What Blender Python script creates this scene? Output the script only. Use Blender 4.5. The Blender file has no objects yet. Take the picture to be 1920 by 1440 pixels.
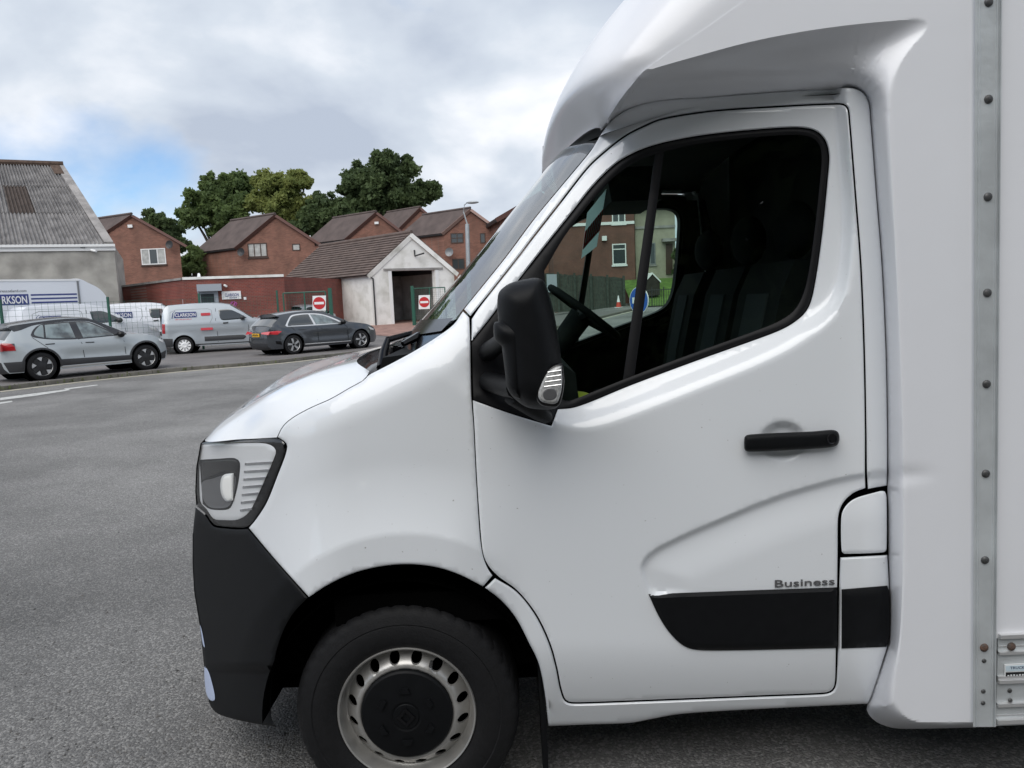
import bpy, bmesh, math, random
import numpy as np
from mathutils import Vector, Matrix
from mathutils.geometry import delaunay_2d_cdt
rnd = random.Random(7); nrs = np.random.RandomState(11)
C = bpy.context.scene.collection
# ------------------------------------------------------------------ camera
H = 1.64; FPX = 1400.0; PITCH = math.radians(6.5); ROLL = math.radians(2.5)
_fw = np.array([0, math.cos(PITCH), -math.sin(PITCH)]); _up = np.array([0, math.sin(PITCH), math.cos(PITCH)]); _rt = np.array([1.0, 0, 0])
RI = _rt*math.cos(ROLL) - _up*math.sin(ROLL); UI = _rt*math.sin(ROLL) + _up*math.cos(ROLL)
cd = bpy.data.cameras.new('camera'); cam = bpy.data.objects.new('camera', cd); C.objects.link(cam)
cd.sensor_width = 36.0; cd.lens = FPX/1920*36.0; cd.clip_start = 0.05; cd.clip_end = 2000
cam.matrix_world = Matrix(((RI[0], UI[0], -_fw[0], 0), (RI[1], UI[1], -_fw[1], 0), (RI[2], UI[2], -_fw[2], H), (0, 0, 0, 1)))
bpy.context.scene.camera = cam
# ------------------------------------------------------------------ sky, sun, exposure
SUN_AZ = math.radians(205); SUN_EL = math.radians(50)      # compass-like angle from +Y, clockwise
wd = bpy.data.worlds.new('World'); bpy.context.scene.world = wd; wd.use_nodes = True
nt = wd.node_tree; nt.nodes.clear()
def wn(t, **k):
    n = nt.nodes.new(t)
    for a, b in k.items(): setattr(n, a, b)
    return n
def wl_(a, b): nt.links.new(a, b)
out = wn('ShaderNodeOutputWorld'); bg = wn('ShaderNodeBackground'); sky = wn('ShaderNodeTexSky')
sky.sky_type = 'NISHITA'; sky.sun_disc = False; sky.sun_elevation = SUN_EL; sky.sun_rotation = SUN_AZ; sky.ozone_density = 2.0; sky.dust_density = 0.0
bg.inputs['Strength'].default_value = 0.1
tc = wn('ShaderNodeTexCoord'); sep = wn('ShaderNodeSeparateXYZ'); wl_(tc.outputs['Generated'], sep.inputs[0])
zc = wn('ShaderNodeMath', operation='MAXIMUM'); wl_(sep.outputs['Z'], zc.inputs[0]); zc.inputs[1].default_value = 0.0
za = wn('ShaderNodeMath', operation='ADD'); wl_(zc.outputs[0], za.inputs[0]); za.inputs[1].default_value = 0.42
dx = wn('ShaderNodeMath', operation='DIVIDE'); wl_(sep.outputs['X'], dx.inputs[0]); wl_(za.outputs[0], dx.inputs[1])
dy = wn('ShaderNodeMath', operation='DIVIDE'); wl_(sep.outputs['Y'], dy.inputs[0]); wl_(za.outputs[0], dy.inputs[1])
cb = wn('ShaderNodeCombineXYZ'); wl_(dx.outputs[0], cb.inputs[0]); wl_(dy.outputs[0], cb.inputs[1])
mp = wn('ShaderNodeMapping'); mp.inputs['Location'].default_value = (6.32, 9.62, 14.09); wl_(cb.outputs[0], mp.inputs['Vector'])
n1 = wn('ShaderNodeTexNoise'); n1.inputs['Scale'].default_value = 1.3; n1.inputs['Detail'].default_value = 9; n1.inputs['Roughness'].default_value = 0.5; n1.inputs['Distortion'].default_value = 0.25
wl_(mp.outputs[0], n1.inputs['Vector'])
mp2 = wn('ShaderNodeMapping'); mp2.inputs['Location'].default_value = (7.3, 2.9, 4.2); wl_(cb.outputs[0], mp2.inputs['Vector'])
n2 = wn('ShaderNodeTexNoise'); n2.inputs['Scale'].default_value = 1.9; n2.inputs['Detail'].default_value = 8; n2.inputs['Roughness'].default_value = 0.5; n2.inputs['Distortion'].default_value = 0.2
wl_(mp2.outputs[0], n2.inputs['Vector'])
cov = wn('ShaderNodeValToRGB'); cov.color_ramp.elements[0].position = 0.33; cov.color_ramp.elements[1].position = 0.45; wl_(n1.outputs[0], cov.inputs[0])
shd = wn('ShaderNodeValToRGB'); e = shd.color_ramp.elements
e[0].position = 0.38; e[0].color = (3.05, 3.45, 4.15, 1); e[1].position = 0.62; e[1].color = (6.3, 6.4, 6.65, 1)
e2 = e.new(0.5); e2.color = (4.2, 4.6, 5.15, 1); wl_(n2.outputs[0], shd.inputs[0])
mx = wn('ShaderNodeMixRGB'); wl_(cov.outputs[0], mx.inputs[0])
skm = wn('ShaderNodeMixRGB', blend_type='MULTIPLY'); skm.inputs[0].default_value = 1; skm.inputs[2].default_value = (0.72, 0.8, 0.9, 1); wl_(sky.outputs[0], skm.inputs[1])
wl_(skm.outputs[0], mx.inputs[1]); wl_(shd.outputs[0], mx.inputs[2]); wl_(mx.outputs[0], bg.inputs['Color']); wl_(bg.outputs[0], out.inputs[0])
sl = bpy.data.lights.new('sun', 'SUN'); sl.energy = 1.5; sl.angle = math.radians(60); sl.color = (1, 0.96, 0.9)
so = bpy.data.objects.new('sun', sl); C.objects.link(so)
_sd = Vector((math.sin(SUN_AZ)*math.cos(SUN_EL), math.cos(SUN_AZ)*math.cos(SUN_EL), math.sin(SUN_EL)))
so.rotation_euler = _sd.to_track_quat('Z', 'Y').to_euler(); so.location = (0, 0, 30)
vs = bpy.context.scene.view_settings; vs.view_transform = 'Standard'; vs.look = 'None'; vs.exposure = 0.75; vs.gamma = 1.0; vs.use_curve_mapping = False

# ------------------------------------------------------------------ geometry helpers
def rays(px, py):
    a = (np.asarray(px, float)-960)/FPX; b = (720-np.asarray(py, float))/FPX
    return _fw + a[..., None]*RI + b[..., None]*UI
def U(px, py, Y):
    d = rays(px, py); t = np.asarray(Y, float)/d[..., 1]
    return np.array([0, 0, H]) + t[..., None]*d
def G(px, py, z=0.0):
    d = rays(px, py); t = (z-H)/d[..., 2]
    return np.array([0, 0, H]) + t*d
def Yz(px, py, z):           # depth at which the ray reaches height z
    d = rays(px, py); return float((z-H)/d[2]*d[1])
def cr(pts, ds, closed=True):
    """Catmull-Rom through pts; a third element marks a corner. Resampled at about ds."""
    n = len(pts); P = [np.array(p[:2], float) for p in pts]; cor = [len(p) > 2 for p in pts]
    res = []
    rng = n if closed else n-1
    for i in range(rng):
        p1, p2 = P[i], P[(i+1) % n]
        p0 = P[(i-1) % n] if (closed or i > 0) else 2*p1-p2
        p3 = P[(i+2) % n] if (closed or i < n-2) else 2*p2-p1
        if cor[i]: p0 = 2*p1-p2
        if cor[(i+1) % n]: p3 = 2*p2-p1
        L = np.linalg.norm(p2-p1); k = max(1, int(round(L/ds)))
        m1 = (p2-p0)*0.5; m2 = (p3-p1)*0.5
        for m in (m1, m2):
            l = np.linalg.norm(m)
            if l > L*1.1: m *= L*1.1/l
        for j in range(k):
            t = j/k; t2 = t*t; t3 = t2*t
            res.append((2*t3-3*t2+1)*p1 + (t3-2*t2+t)*m1 + (-2*t3+3*t2)*p2 + (t3-t2)*m2)
    if not closed: res.append(P[-1])
    return np.array(res)
def area2(p): x, y = p[:, 0], p[:, 1]; return 0.5*np.sum(x*np.roll(y, -1)-np.roll(x, -1)*y)
def offset(p, d):            # >0 shrinks
    s = 1 if area2(p) > 0 else -1
    a = np.roll(p, 1, 0); b = np.roll(p, -1, 0)
    e1 = p-a; e2 = b-p
    e1 /= np.linalg.norm(e1, axis=1)[:, None]+1e-12; e2 /= np.linalg.norm(e2, axis=1)[:, None]+1e-12
    n1 = np.stack([-e1[:, 1], e1[:, 0]], 1); n2 = np.stack([-e2[:, 1], e2[:, 0]], 1)
    n = n1+n2; n /= np.linalg.norm(n, axis=1)[:, None]+1e-12
    c = np.clip(np.sum(n*n1, 1), 0.5, 1)
    return p + s*d*n/c[:, None]
def inside(q, poly):
    x, y = q[:, 0], q[:, 1]; r = np.zeros(len(q), bool)
    a = poly; b = np.roll(poly, -1, 0)
    for (x1, y1), (x2, y2) in zip(a, b):
        c = ((y1 > y) != (y2 > y))
        if not c.any(): continue
        r ^= c & (x < (x2-x1)*(y-y1)/((y2-y1) if y2 != y1 else 1e-12)+x1)
    return r
def dist(q, poly, closed=False):
    a = poly if closed else poly[:-1]; b = np.roll(poly, -1, 0) if closed else poly[1:]
    best = np.full(len(q), 1e9)
    for p1, p2 in zip(a, b):
        v = p2-p1; L = v@v+1e-12; t = np.clip(((q-p1)@v)/L, 0, 1)
        best = np.minimum(best, np.linalg.norm(q-p1-t[:, None]*v, axis=1))
    return best
def sst(a, b, x): t = np.clip((x-a)/(b-a), 0, 1); return t*t*(3-2*t)

def rootloc(o):
    while o.parent: o = o.parent
    return np.array(o.location)
def tag(o, label=None, cat=None, group=None, kind=None):
    if label: o['label'] = label
    if cat: o['category'] = cat
    if group: o['group'] = group
    if kind: o['kind'] = kind
    return o
def thing(name, label, cat, loc=(0, 0, 0), rz=0.0, group=None):
    o = bpy.data.objects.new(name, None); o.empty_display_size = 0.3; C.objects.link(o); o.location = [float(v) for v in loc]; o.rotation_euler = (0, 0, rz)
    return tag(o, label, cat, group)
def obj(name, v, f, m, parent=None, smooth=None, local=False):
    v = np.asarray(v, float)
    if parent is not None and not local: v = v - rootloc(parent)
    me = bpy.data.meshes.new(name); me.from_pydata([tuple(p) for p in v], [], [tuple(int(i) for i in q) for q in f]); me.update()
    bm = bmesh.new(); bm.from_mesh(me); bmesh.ops.recalc_face_normals(bm, faces=bm.faces); bm.to_mesh(me); bm.free()
    if smooth is not None:
        me.polygons.foreach_set('use_smooth', [True]*len(me.polygons)); me.set_sharp_from_angle(angle=math.radians(smooth))
    me.materials.append(MT[m] if isinstance(m, str) else m)
    o = bpy.data.objects.new(name, me); C.objects.link(o)
    if parent is not None: o.parent = parent
    return o
def same(name, src, parent, loc):        # an alike piece sharing mesh data
    o = bpy.data.objects.new(name, src.data); C.objects.link(o); o.parent = parent; o.location = loc; return o
class MB:
    def __init__(s): s.v = []; s.f = []
    def add(s, v, f):
        n = len(s.v); s.v += [tuple(p) for p in v]; s.f += [tuple(i+n for i in q) for q in f]
    def box(s, o, a, b, c):      # corner + three edge vectors
        o, a, b, c = (np.array(t, float) for t in (o, a, b, c))
        s.add([o, o+a, o+a+b, o+b, o+c, o+a+c, o+a+b+c, o+b+c], [(0, 3, 2, 1), (4, 5, 6, 7), (0, 1, 5, 4), (1, 2, 6, 5), (2, 3, 7, 6), (3, 0, 4, 7)])
    def cbox(s, c, sx, sy, sz): s.box((c[0]-sx/2, c[1]-sy/2, c[2]-sz/2), (sx, 0, 0), (0, sy, 0), (0, 0, sz))
    def prism(s, loop, d):       # planar 3-D loop extruded by vector d
        loop = [np.array(p, float) for p in loop]; n = len(loop); d = np.array(d, float)
        s.add(loop+[p+d for p in loop], [tuple(range(n))[::-1], tuple(range(n, 2*n))]+[(i, (i+1) % n, (i+1) % n+n, i+n) for i in range(n)])
    def tube(s, pts, r, n=8, cap=True):
        pts = [np.array(p, float) for p in pts]; rr = r if hasattr(r, '__len__') else [r]*len(pts); rings = []
        for i, p in enumerate(pts):
            t = pts[min(i+1, len(pts)-1)]-pts[max(i-1, 0)]; t /= np.linalg.norm(t)+1e-12
            h = np.array([0, 0, 1.0]) if abs(t[2]) < 0.9 else np.array([1.0, 0, 0])
            a = np.cross(t, h); a /= np.linalg.norm(a); b = np.cross(t, a)
            rings.append([p+rr[i]*(a*math.cos(k*2*math.pi/n)+b*math.sin(k*2*math.pi/n)) for k in range(n)])
        v = [q for g in rings for q in g]; f = []
        for i in range(len(pts)-1):
            for k in range(n): f.append((i*n+k, i*n+(k+1) % n, (i+1)*n+(k+1) % n, (i+1)*n+k))
        if cap: f += [tuple(range(n))[::-1], tuple(range((len(pts)-1)*n, len(pts)*n))]
        s.add(v, f)
    def lathe(s, prof, c, axis, n=48, closed=False):   # prof (r, h) round axis at c
        c = np.array(c, float); ax = np.array(axis, float); ax /= np.linalg.norm(ax)
        h = np.array([0, 0, 1.0]) if abs(ax[2]) < 0.9 else np.array([1.0, 0, 0])
        a = np.cross(ax, h); a /= np.linalg.norm(a); b = np.cross(ax, a); v = []
        for r, z in prof:
            for k in range(n):
                t = k*2*math.pi/n; v.append(c+ax*z+r*(a*math.cos(t)+b*math.sin(t)))
        m = len(prof); f = []
        for i in range(m if closed else m-1):
            for k in range(n): f.append((i*n+k, i*n+(k+1) % n, ((i+1) % m)*n+(k+1) % n, ((i+1) % m)*n+k))
        s.add(v, f)
    def sphere(s, c, r, n=10, m=6, sc=(1, 1, 1)):
        v = []; f = []
        for i in range(m+1):
            t = math.pi*i/m
            for k in range(n): u = 2*math.pi*k/n; v.append((c[0]+r*sc[0]*math.sin(t)*math.cos(u), c[1]+r*sc[1]*math.sin(t)*math.sin(u), c[2]+r*sc[2]*math.cos(t)))
        for i in range(m):
            for k in range(n): f.append((i*n+k, i*n+(k+1) % n, (i+1)*n+(k+1) % n, (i+1)*n+k))
        s.add(v, f)
    def build(s, name, m, parent=None, smooth=None, local=False): return obj(name, s.v, s.f, m, parent, smooth, local)
def loft(name, curves, m, parent, smooth=60, local=False, n=24, sub=6):
    """Surface through 3-D polylines (each resampled to n points, Catmull-Rom across)."""
    R = []
    for c in curves:
        c = np.asarray(c, float); d = np.r_[0, np.cumsum(np.linalg.norm(np.diff(c, axis=0), axis=1))]; t = np.linspace(0, d[-1], n)
        R.append(np.stack([np.interp(t, d, c[:, k]) for k in range(3)], 1))
    rows = []
    for i in range(len(R)-1):
        p1, p2 = R[i], R[i+1]; p0 = R[i-1] if i else 2*p1-p2; p3 = R[i+2] if i+2 < len(R) else 2*p2-p1
        for j in range(sub):
            t = j/sub; rows.append(0.5*((2*p1)+(-p0+p2)*t+(2*p0-5*p1+4*p2-p3)*t*t+(-p0+3*p1-3*p2+p3)*t**3))
    rows.append(R[-1]); v = np.concatenate(rows); f = []
    for i in range(len(rows)-1):
        for k in range(n-1): f.append((i*n+k, i*n+k+1, (i+1)*n+k+1, (i+1)*n+k))
    return obj(name, v, f, m, parent, smooth, local)
def cr3(pts, k=6):
    P = [np.array(p, float) for p in pts]; r = []
    for i in range(len(P)-1):
        p1, p2 = P[i], P[i+1]; p0 = P[i-1] if i else 2*p1-p2; p3 = P[i+2] if i+2 < len(P) else 2*p2-p1
        for j in range(k):
            t = j/k; r.append(0.5*((2*p1)+(-p0+p2)*t+(2*p0-5*p1+4*p2-p3)*t*t+(-p0+3*p1-3*p2+p3)*t**3))
    r.append(P[-1]); return np.array(r)
def panel(name, loop, m, parent, surf, step=14., ds=6., roll=2.5, rolld=0.004, lip=0.015, shrink=0., holes=(), dome=None, local=False, smooth=50, mirror=None, feat=(), dense=None):
    """Sheet cut to a traced outline. surf(uv, inward) -> 3-D points; edges are rolled and given a lip."""
    o = cr(loop, ds) if not isinstance(loop, np.ndarray) else loop
    if shrink: o = offset(o, shrink)
    hs = [(cr(h, ds) if not isinstance(h, np.ndarray) else h) for h in holes]
    hs = [offset(h, -shrink) if shrink else h for h in hs]
    loops = [o]+hs; pts = []; edges = []; bset = set()
    for l in loops:
        n0 = len(pts); n = len(l); pts += [tuple(p) for p in l]; edges += [(n0+i, n0+(i+1) % n) for i in range(n)]; bset |= set(range(n0, n0+n))
    extra = []
    if roll:
        for k, l in enumerate(loops):
            r = offset(l, roll if k == 0 else -roll)
            d = np.min([dist(r, q, True) for q in loops], axis=0); extra.append(r[d > roll*0.7])
    x0, y0 = o.min(0); x1, y1 = o.max(0)
    gx, gy = np.meshgrid(np.arange(x0, x1, step), np.arange(y0, y1, step)); gx = gx+((np.arange(gx.shape[0]) % 2)*step/2)[:, None]
    g = np.stack([gx.ravel(), gy.ravel()], 1); ok = inside(g, o)
    for h in hs: ok &= ~inside(g, h)
    g = g[ok]
    if len(g): g = g[np.min([dist(g, q, True) for q in loops], axis=0) > max(step*0.45, roll*1.5)]
    if feat:
        for fl in feat:
            fl = fl[inside(fl, o)]; fl = fl[np.min([dist(fl, q, True) for q in loops], axis=0) > 3]
            if len(g): g = g[dist(g, fl) > step*.35]
            n0 = len(pts); pts += [tuple(p) for p in fl]; edges += [(n0+i, n0+i+1) for i in range(len(fl)-1)]
    for dense in (dense or ()):
        g = g[~inside(g, np.array([dense.min(0), (dense[:, 0].max(), dense[:, 1].min()), dense.max(0), (dense[:, 0].min(), dense[:, 1].max())]))]; dk = dense[inside(dense, o)]; dk = dk[dist(dk, o, True) > 3]; extra.append(dk)
    extra.append(g)
    for a in extra: pts += [tuple(p) for p in a]
    V, E_, F_, ov, _, _ = delaunay_2d_cdt([Vector(p) for p in pts], edges, [], 0, 1e-7)
    uv = np.array([tuple(p) for p in V]); isb = np.array([any(i in bset for i in q) for q in ov])
    cen = np.array([uv[list(q)].mean(0) for q in F_]); ok = inside(cen, o)
    for h in hs: ok &= ~inside(cen, h)
    F_ = [tuple(q) for q, k in zip(F_, ok) if k]
    ins = np.where(isb, rolld if roll else 0.0, 0.0)
    if dome:
        hgt, rad = dome; d = np.min([dist(uv, q, True) for q in loops], axis=0); t = np.clip(d/rad, 0, 1); ins = -hgt*np.sqrt(np.clip(1-(1-t)**2, 0, 1))
    P = surf(uv, ins)
    if lip:
        cnt = {}
        for q in F_:
            for a, b in zip(q, q[1:]+q[:1]): cnt[(min(a, b), max(a, b))] = cnt.get((min(a, b), max(a, b)), 0)+1
        be = [k for k, c in cnt.items() if c == 1]; bv = sorted({i for k in be for i in k}); mp_ = {i: len(uv)+j for j, i in enumerate(bv)}
        P = np.concatenate([P, surf(uv[bv], np.full(len(bv), lip))]); F_ = F_+[(a, b, mp_[b], mp_[a]) for a, b in be]
    used = sorted({i for q in F_ for i in q}); re = {i: j for j, i in enumerate(used)}
    P = P[used]; F_ = [tuple(re[i] for i in q) for q in F_]
    ob = obj(name, P, F_, m, parent, smooth, local)
    if mirror is not None:
        par2, yc = mirror; P2 = P.copy(); P2[:, 1] = 2*yc-P2[:, 1]; ob2 = obj(name, P2, F_, m, par2 or parent, smooth, local)
        return ob, ob2
    return ob
def text(name, s, m, parent, o, ux, uy, size, depth=0.0, bold=0.0, width=None, local=False):
    """Lettering as mesh: baseline start o, reading direction ux, up uy, cap height size; width squeezes it to fit."""
    cu = bpy.data.curves.new('t', 'FONT'); cu.body = s; cu.size = 1; cu.extrude = depth; cu.offset = bold; cu.resolution_u = 3
    ob = bpy.data.objects.new('t', cu); C.objects.link(ob); dg = bpy.context.evaluated_depsgraph_get(); dg.update()
    me = bpy.data.meshes.new_from_object(ob.evaluated_get(dg)); bpy.data.objects.remove(ob)
    v = np.array([p.co[:] for p in me.vertices]); f = [tuple(p.vertices) for p in me.polygons]
    ux = np.array(ux, float); uy = np.array(uy, float); ux /= np.linalg.norm(ux); uy = uy-ux*(uy@ux); uy /= np.linalg.norm(uy); n = np.cross(ux, uy)
    k = size/0.72; w = v[:, 0].max()-v[:, 0].min(); kx = (width/w) if width else k
    P = np.array(o, float)+((v[:, 0]-v[:, 0].min())*kx)[:, None]*ux+(v[:, 1]*k)[:, None]*uy+(v[:, 2]*k)[:, None]*n
    return obj(name, P, f, m, parent, None, local)

def marks(name, m, parent, o, ux, uy, size, width, n, local=False):
    """A line of small strokes where the photograph's lettering is too small to read."""
    o, ux, uy = (np.array(t, float) for t in (o, ux, uy)); ux /= np.linalg.norm(ux); uy /= np.linalg.norm(uy); P, f = [], []; p = width/n
    for k in range(n):
        h = size*(1 if k % 3 else .72); a = o+ux*(k*p); P += [a, a+ux*p*.62, a+ux*p*.62+uy*h, a+uy*h]; f.append((4*k, 4*k+1, 4*k+2, 4*k+3))
    ob = obj(name, P, f, m, parent, None, local); ob['kind'] = 'stuff'; return ob
# ------------------------------------------------------------------ materials
MT = {}
def mat(name, col, rough=0.6, metal=0.0, var=0.0, vscale=5.0, bump=0.0, bscale=60.0, coat=0.0, spec=0.5, col2=None, detail=4, coatr=0.05, thr=None):
    m = bpy.data.materials.new(name); m.use_nodes = True; t = m.node_tree; b = t.nodes['Principled BSDF']
    b.inputs['Roughness'].default_value = rough; b.inputs['Metallic'].default_value = metal; b.inputs['Coat Weight'].default_value = coat; b.inputs['Coat Roughness'].default_value = coatr
    b.inputs['Specular IOR Level'].default_value = spec
    c = (*col, 1); tcn = t.nodes.new('ShaderNodeTexCoord')
    if var or col2:
        n = t.nodes.new('ShaderNodeTexNoise'); n.inputs['Scale'].default_value = vscale; n.inputs['Detail'].default_value = detail; t.links.new(tcn.outputs['Object'], n.inputs['Vector'])
        r = t.nodes.new('ShaderNodeValToRGB'); lo, hi = thr or (0.32, 0.68); r.color_ramp.elements[0].position = lo; r.color_ramp.elements[1].position = hi
        c2 = col2 or tuple(min(1, x*(1+var)) for x in col); c1 = col if col2 else tuple(x*(1-var) for x in col)
        r.color_ramp.elements[0].color = (*c1, 1); r.color_ramp.elements[1].color = (*c2, 1)
        t.links.new(n.outputs[0], r.inputs[0]); t.links.new(r.outputs[0], b.inputs['Base Color'])
    else: b.inputs['Base Color'].default_value = c
    if bump:
        n = t.nodes.new('ShaderNodeTexNoise'); n.inputs['Scale'].default_value = bscale; n.inputs['Detail'].default_value = 3; t.links.new(tcn.outputs['Object'], n.inputs['Vector'])
        bp = t.nodes.new('ShaderNodeBump'); bp.inputs['Strength'].default_value = min(1, bump); bp.inputs['Distance'].default_value = 0.01*max(1, bump); t.links.new(n.outputs[0], bp.inputs['Height']); t.links.new(bp.outputs[0], b.inputs['Normal'])
    MT[name] = m; return m
def glass(name, tint, refl=1.0, rough=0.0, ior=1.5):
    m = bpy.data.materials.new(name); m.use_nodes = True; t = m.node_tree; t.nodes.clear()
    o = t.nodes.new('ShaderNodeOutputMaterial'); tr = t.nodes.new('ShaderNodeBsdfTransparent'); tr.inputs[0].default_value = (*tint, 1)
    gl = t.nodes.new('ShaderNodeBsdfGlossy'); gl.inputs['Roughness'].default_value = rough; gl.inputs[0].default_value = (refl, refl, refl, 1)
    fr = t.nodes.new('ShaderNodeFresnel'); ge = t.nodes.new('ShaderNodeNewGeometry'); mr = t.nodes.new('ShaderNodeMapRange'); mr.inputs[3].default_value = ior; mr.inputs[4].default_value = 1/ior; t.links.new(ge.outputs['Backfacing'], mr.inputs[0]); t.links.new(mr.outputs[0], fr.inputs[0]); mxn = t.nodes.new('ShaderNodeMixShader')
    t.links.new(fr.outputs[0], mxn.inputs[0]); t.links.new(tr.outputs[0], mxn.inputs[1]); t.links.new(gl.outputs[0], mxn.inputs[2]); t.links.new(mxn.outputs[0], o.inputs[0])
    MT[name] = m; return m
def brickmat(name, c1, c2, mortar, scale=1.0):
    m = mat(name, c1, 0.85); t = m.node_tree; b = t.nodes['Principled BSDF']
    tcn = t.nodes.new('ShaderNodeTexCoord'); sp = t.nodes.new('ShaderNodeSeparateXYZ'); t.links.new(tcn.outputs['Object'], sp.inputs[0])
    ad = t.nodes.new('ShaderNodeMath'); ad.operation = 'ADD'; t.links.new(sp.outputs[0], ad.inputs[0]); t.links.new(sp.outputs[1], ad.inputs[1])
    cbn = t.nodes.new('ShaderNodeCombineXYZ'); t.links.new(ad.outputs[0], cbn.inputs[0]); t.links.new(sp.outputs[2], cbn.inputs[1])
    br = t.nodes.new('ShaderNodeTexBrick'); br.inputs['Scale'].default_value = scale; br.inputs['Color1'].default_value = (*c1, 1); br.inputs['Color2'].default_value = (*c2, 1); br.inputs['Mortar'].default_value = (*mortar, 1)
    br.inputs['Brick Width'].default_value = 0.225; br.inputs['Row Height'].default_value = 0.075; br.inputs['Mortar Size'].default_value = 0.008; t.links.new(cbn.outputs[0], br.inputs['Vector'])
    n = t.nodes.new('ShaderNodeTexNoise'); n.inputs['Scale'].default_value = 0.9; n.inputs['Detail'].default_value = 6; t.links.new(tcn.outputs['Object'], n.inputs['Vector'])
    r = t.nodes.new('ShaderNodeValToRGB'); r.color_ramp.elements[0].color = (0.72, 0.72, 0.72, 1); r.color_ramp.elements[1].color = (1.2, 1.15, 1.15, 1); r.color_ramp.elements[0].position = .3; r.color_ramp.elements[1].position = .7; t.links.new(n.outputs[0], r.inputs[0])
    mxn = t.nodes.new('ShaderNodeMixRGB'); mxn.blend_type = 'MULTIPLY'; mxn.inputs[0].default_value = 1; t.links.new(br.outputs[0], mxn.inputs[1]); t.links.new(r.outputs[0], mxn.inputs[2]); t.links.new(mxn.outputs[0], b.inputs['Base Color'])
    return m
def asphalt(name, c1, c2, scale=260., bump=0.7, patch=0.46, stones=(0.22, 0.21, 0.2)):
    m = mat(name, c1, 0.8); t = m.node_tree; b = t.nodes['Principled BSDF']; tcn = t.nodes.new('ShaderNodeTexCoord')
    vo = t.nodes.new('ShaderNodeTexVoronoi'); vo.inputs['Scale'].default_value = scale*0.42; t.links.new(tcn.outputs['Object'], vo.inputs['Vector'])
    n = t.nodes.new('ShaderNodeTexNoise'); n.inputs['Scale'].default_value = scale*0.35; n.inputs['Detail'].default_value = 6; n.inputs['Roughness'].default_value = .7; t.links.new(tcn.outputs['Object'], n.inputs['Vector'])
    n3 = t.nodes.new('ShaderNodeTexNoise'); n3.inputs['Scale'].default_value = 0.35; n3.inputs['Detail'].default_value = 7; n3.inputs['Roughness'].default_value = .6; t.links.new(tcn.outputs['Object'], n3.inputs['Vector'])
    r = t.nodes.new('ShaderNodeValToRGB'); r.color_ramp.elements[0].color = (*c1, 1); r.color_ramp.elements[1].color = (*c2, 1); r.color_ramp.elements[0].position = .35; r.color_ramp.elements[1].position = .65; t.links.new(n.outputs[0], r.inputs[0])
    sr = t.nodes.new('ShaderNodeValToRGB'); sr.color_ramp.elements[0].position = .55; sr.color_ramp.elements[1].position = .8; t.links.new(vo.outputs['Color'], sr.inputs[0])
    mx1 = t.nodes.new('ShaderNodeMixRGB'); t.links.new(sr.outputs[0], mx1.inputs[0]); t.links.new(r.outputs[0], mx1.inputs[1]); mx1.inputs[2].default_value = (*stones, 1)
    pr = t.nodes.new('ShaderNodeValToRGB'); pr.color_ramp.elements[0].position = .3; pr.color_ramp.elements[1].position = .7; pr.color_ramp.elements[0].color = (1-patch,)*3+(1,); pr.color_ramp.elements[1].color = (1+patch,)*3+(1,); t.links.new(n3.outputs[0], pr.inputs[0])
    mx2 = t.nodes.new('ShaderNodeMixRGB'); mx2.blend_type = 'MULTIPLY'; mx2.inputs[0].default_value = 1; t.links.new(mx1.outputs[0], mx2.inputs[1]); t.links.new(pr.outputs[0], mx2.inputs[2]); t.links.new(mx2.outputs[0], b.inputs['Base Color'])
    bp = t.nodes.new('ShaderNodeBump'); bp.inputs['Strength'].default_value = bump; bp.inputs['Distance'].default_value = 0.006
    ad = t.nodes.new('ShaderNodeMath'); ad.operation = 'SUBTRACT'; t.links.new(n.outputs[0], ad.inputs[0]); t.links.new(vo.outputs['Distance'], ad.inputs[1]); t.links.new(ad.outputs[0], bp.inputs['Height']); t.links.new(bp.outputs[0], b.inputs['Normal'])
    return m
asphalt('asphalt', (0.088, 0.086, 0.083), (0.205, 0.2, 0.193), scale=270., bump=1.0, stones=(0.285, 0.278, 0.266))
asphalt('pave_tar', (0.11, 0.10, 0.098), (0.17, 0.158, 0.152), 200, 0.4, 0.3, (0.17, 0.16, 0.155))
mat('van_paint', (0.79, 0.815, 0.84), 0.4, coat=1.0, coatr=.03, col2=(.42, .42, .41), vscale=85, thr=(.745, .80), detail=2)
mat('box_paint', (0.79, 0.80, 0.83), 0.34, coat=0.35, coatr=0.15, var=0.015, vscale=2, bump=0.06, bscale=14)
mat('black_plastic', (0.006, 0.0065, 0.0075), 0.46, spec=.16, var=0.1, vscale=30, bump=0.15, bscale=900)
mat('gloss_black', (0.004, 0.004, 0.005), 0.15, spec=.35)
mat('rubber_seal', (0.008, 0.008, 0.009), 0.5, spec=.2)
mat('tyre', (0.009, 0.009, 0.010), 0.62, spec=.3, bump=0.15, bscale=160, var=0.15, vscale=40)
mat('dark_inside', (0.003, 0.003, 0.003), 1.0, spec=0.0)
mat('cab_trim', (0.006, 0.007, 0.008), 0.8, spec=.2, var=0.2, vscale=20)
mat('seat_cloth', (0.008, 0.009, 0.010), 0.95, spec=.1, bump=0.3, bscale=300)
mat('seat_grey', (0.028, 0.032, 0.035), 0.95, spec=.1, bump=0.3, bscale=300)
mat('steel_silver', (0.46, 0.45, 0.43), 0.36, metal=0.6, var=0.12, vscale=8)
mat('chrome', (0.75, 0.75, 0.76), 0.15, metal=1.0)
mat('lamp_silver', (0.84, 0.84, 0.84), 0.25, metal=0.1, coat=.4)
mat('lamp_white', (0.85, 0.85, 0.82), 0.3)
mat('alu', (0.60, 0.63, 0.64), 0.42, metal=0.35, var=0.14, vscale=6, bump=0.12, bscale=40)
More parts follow.
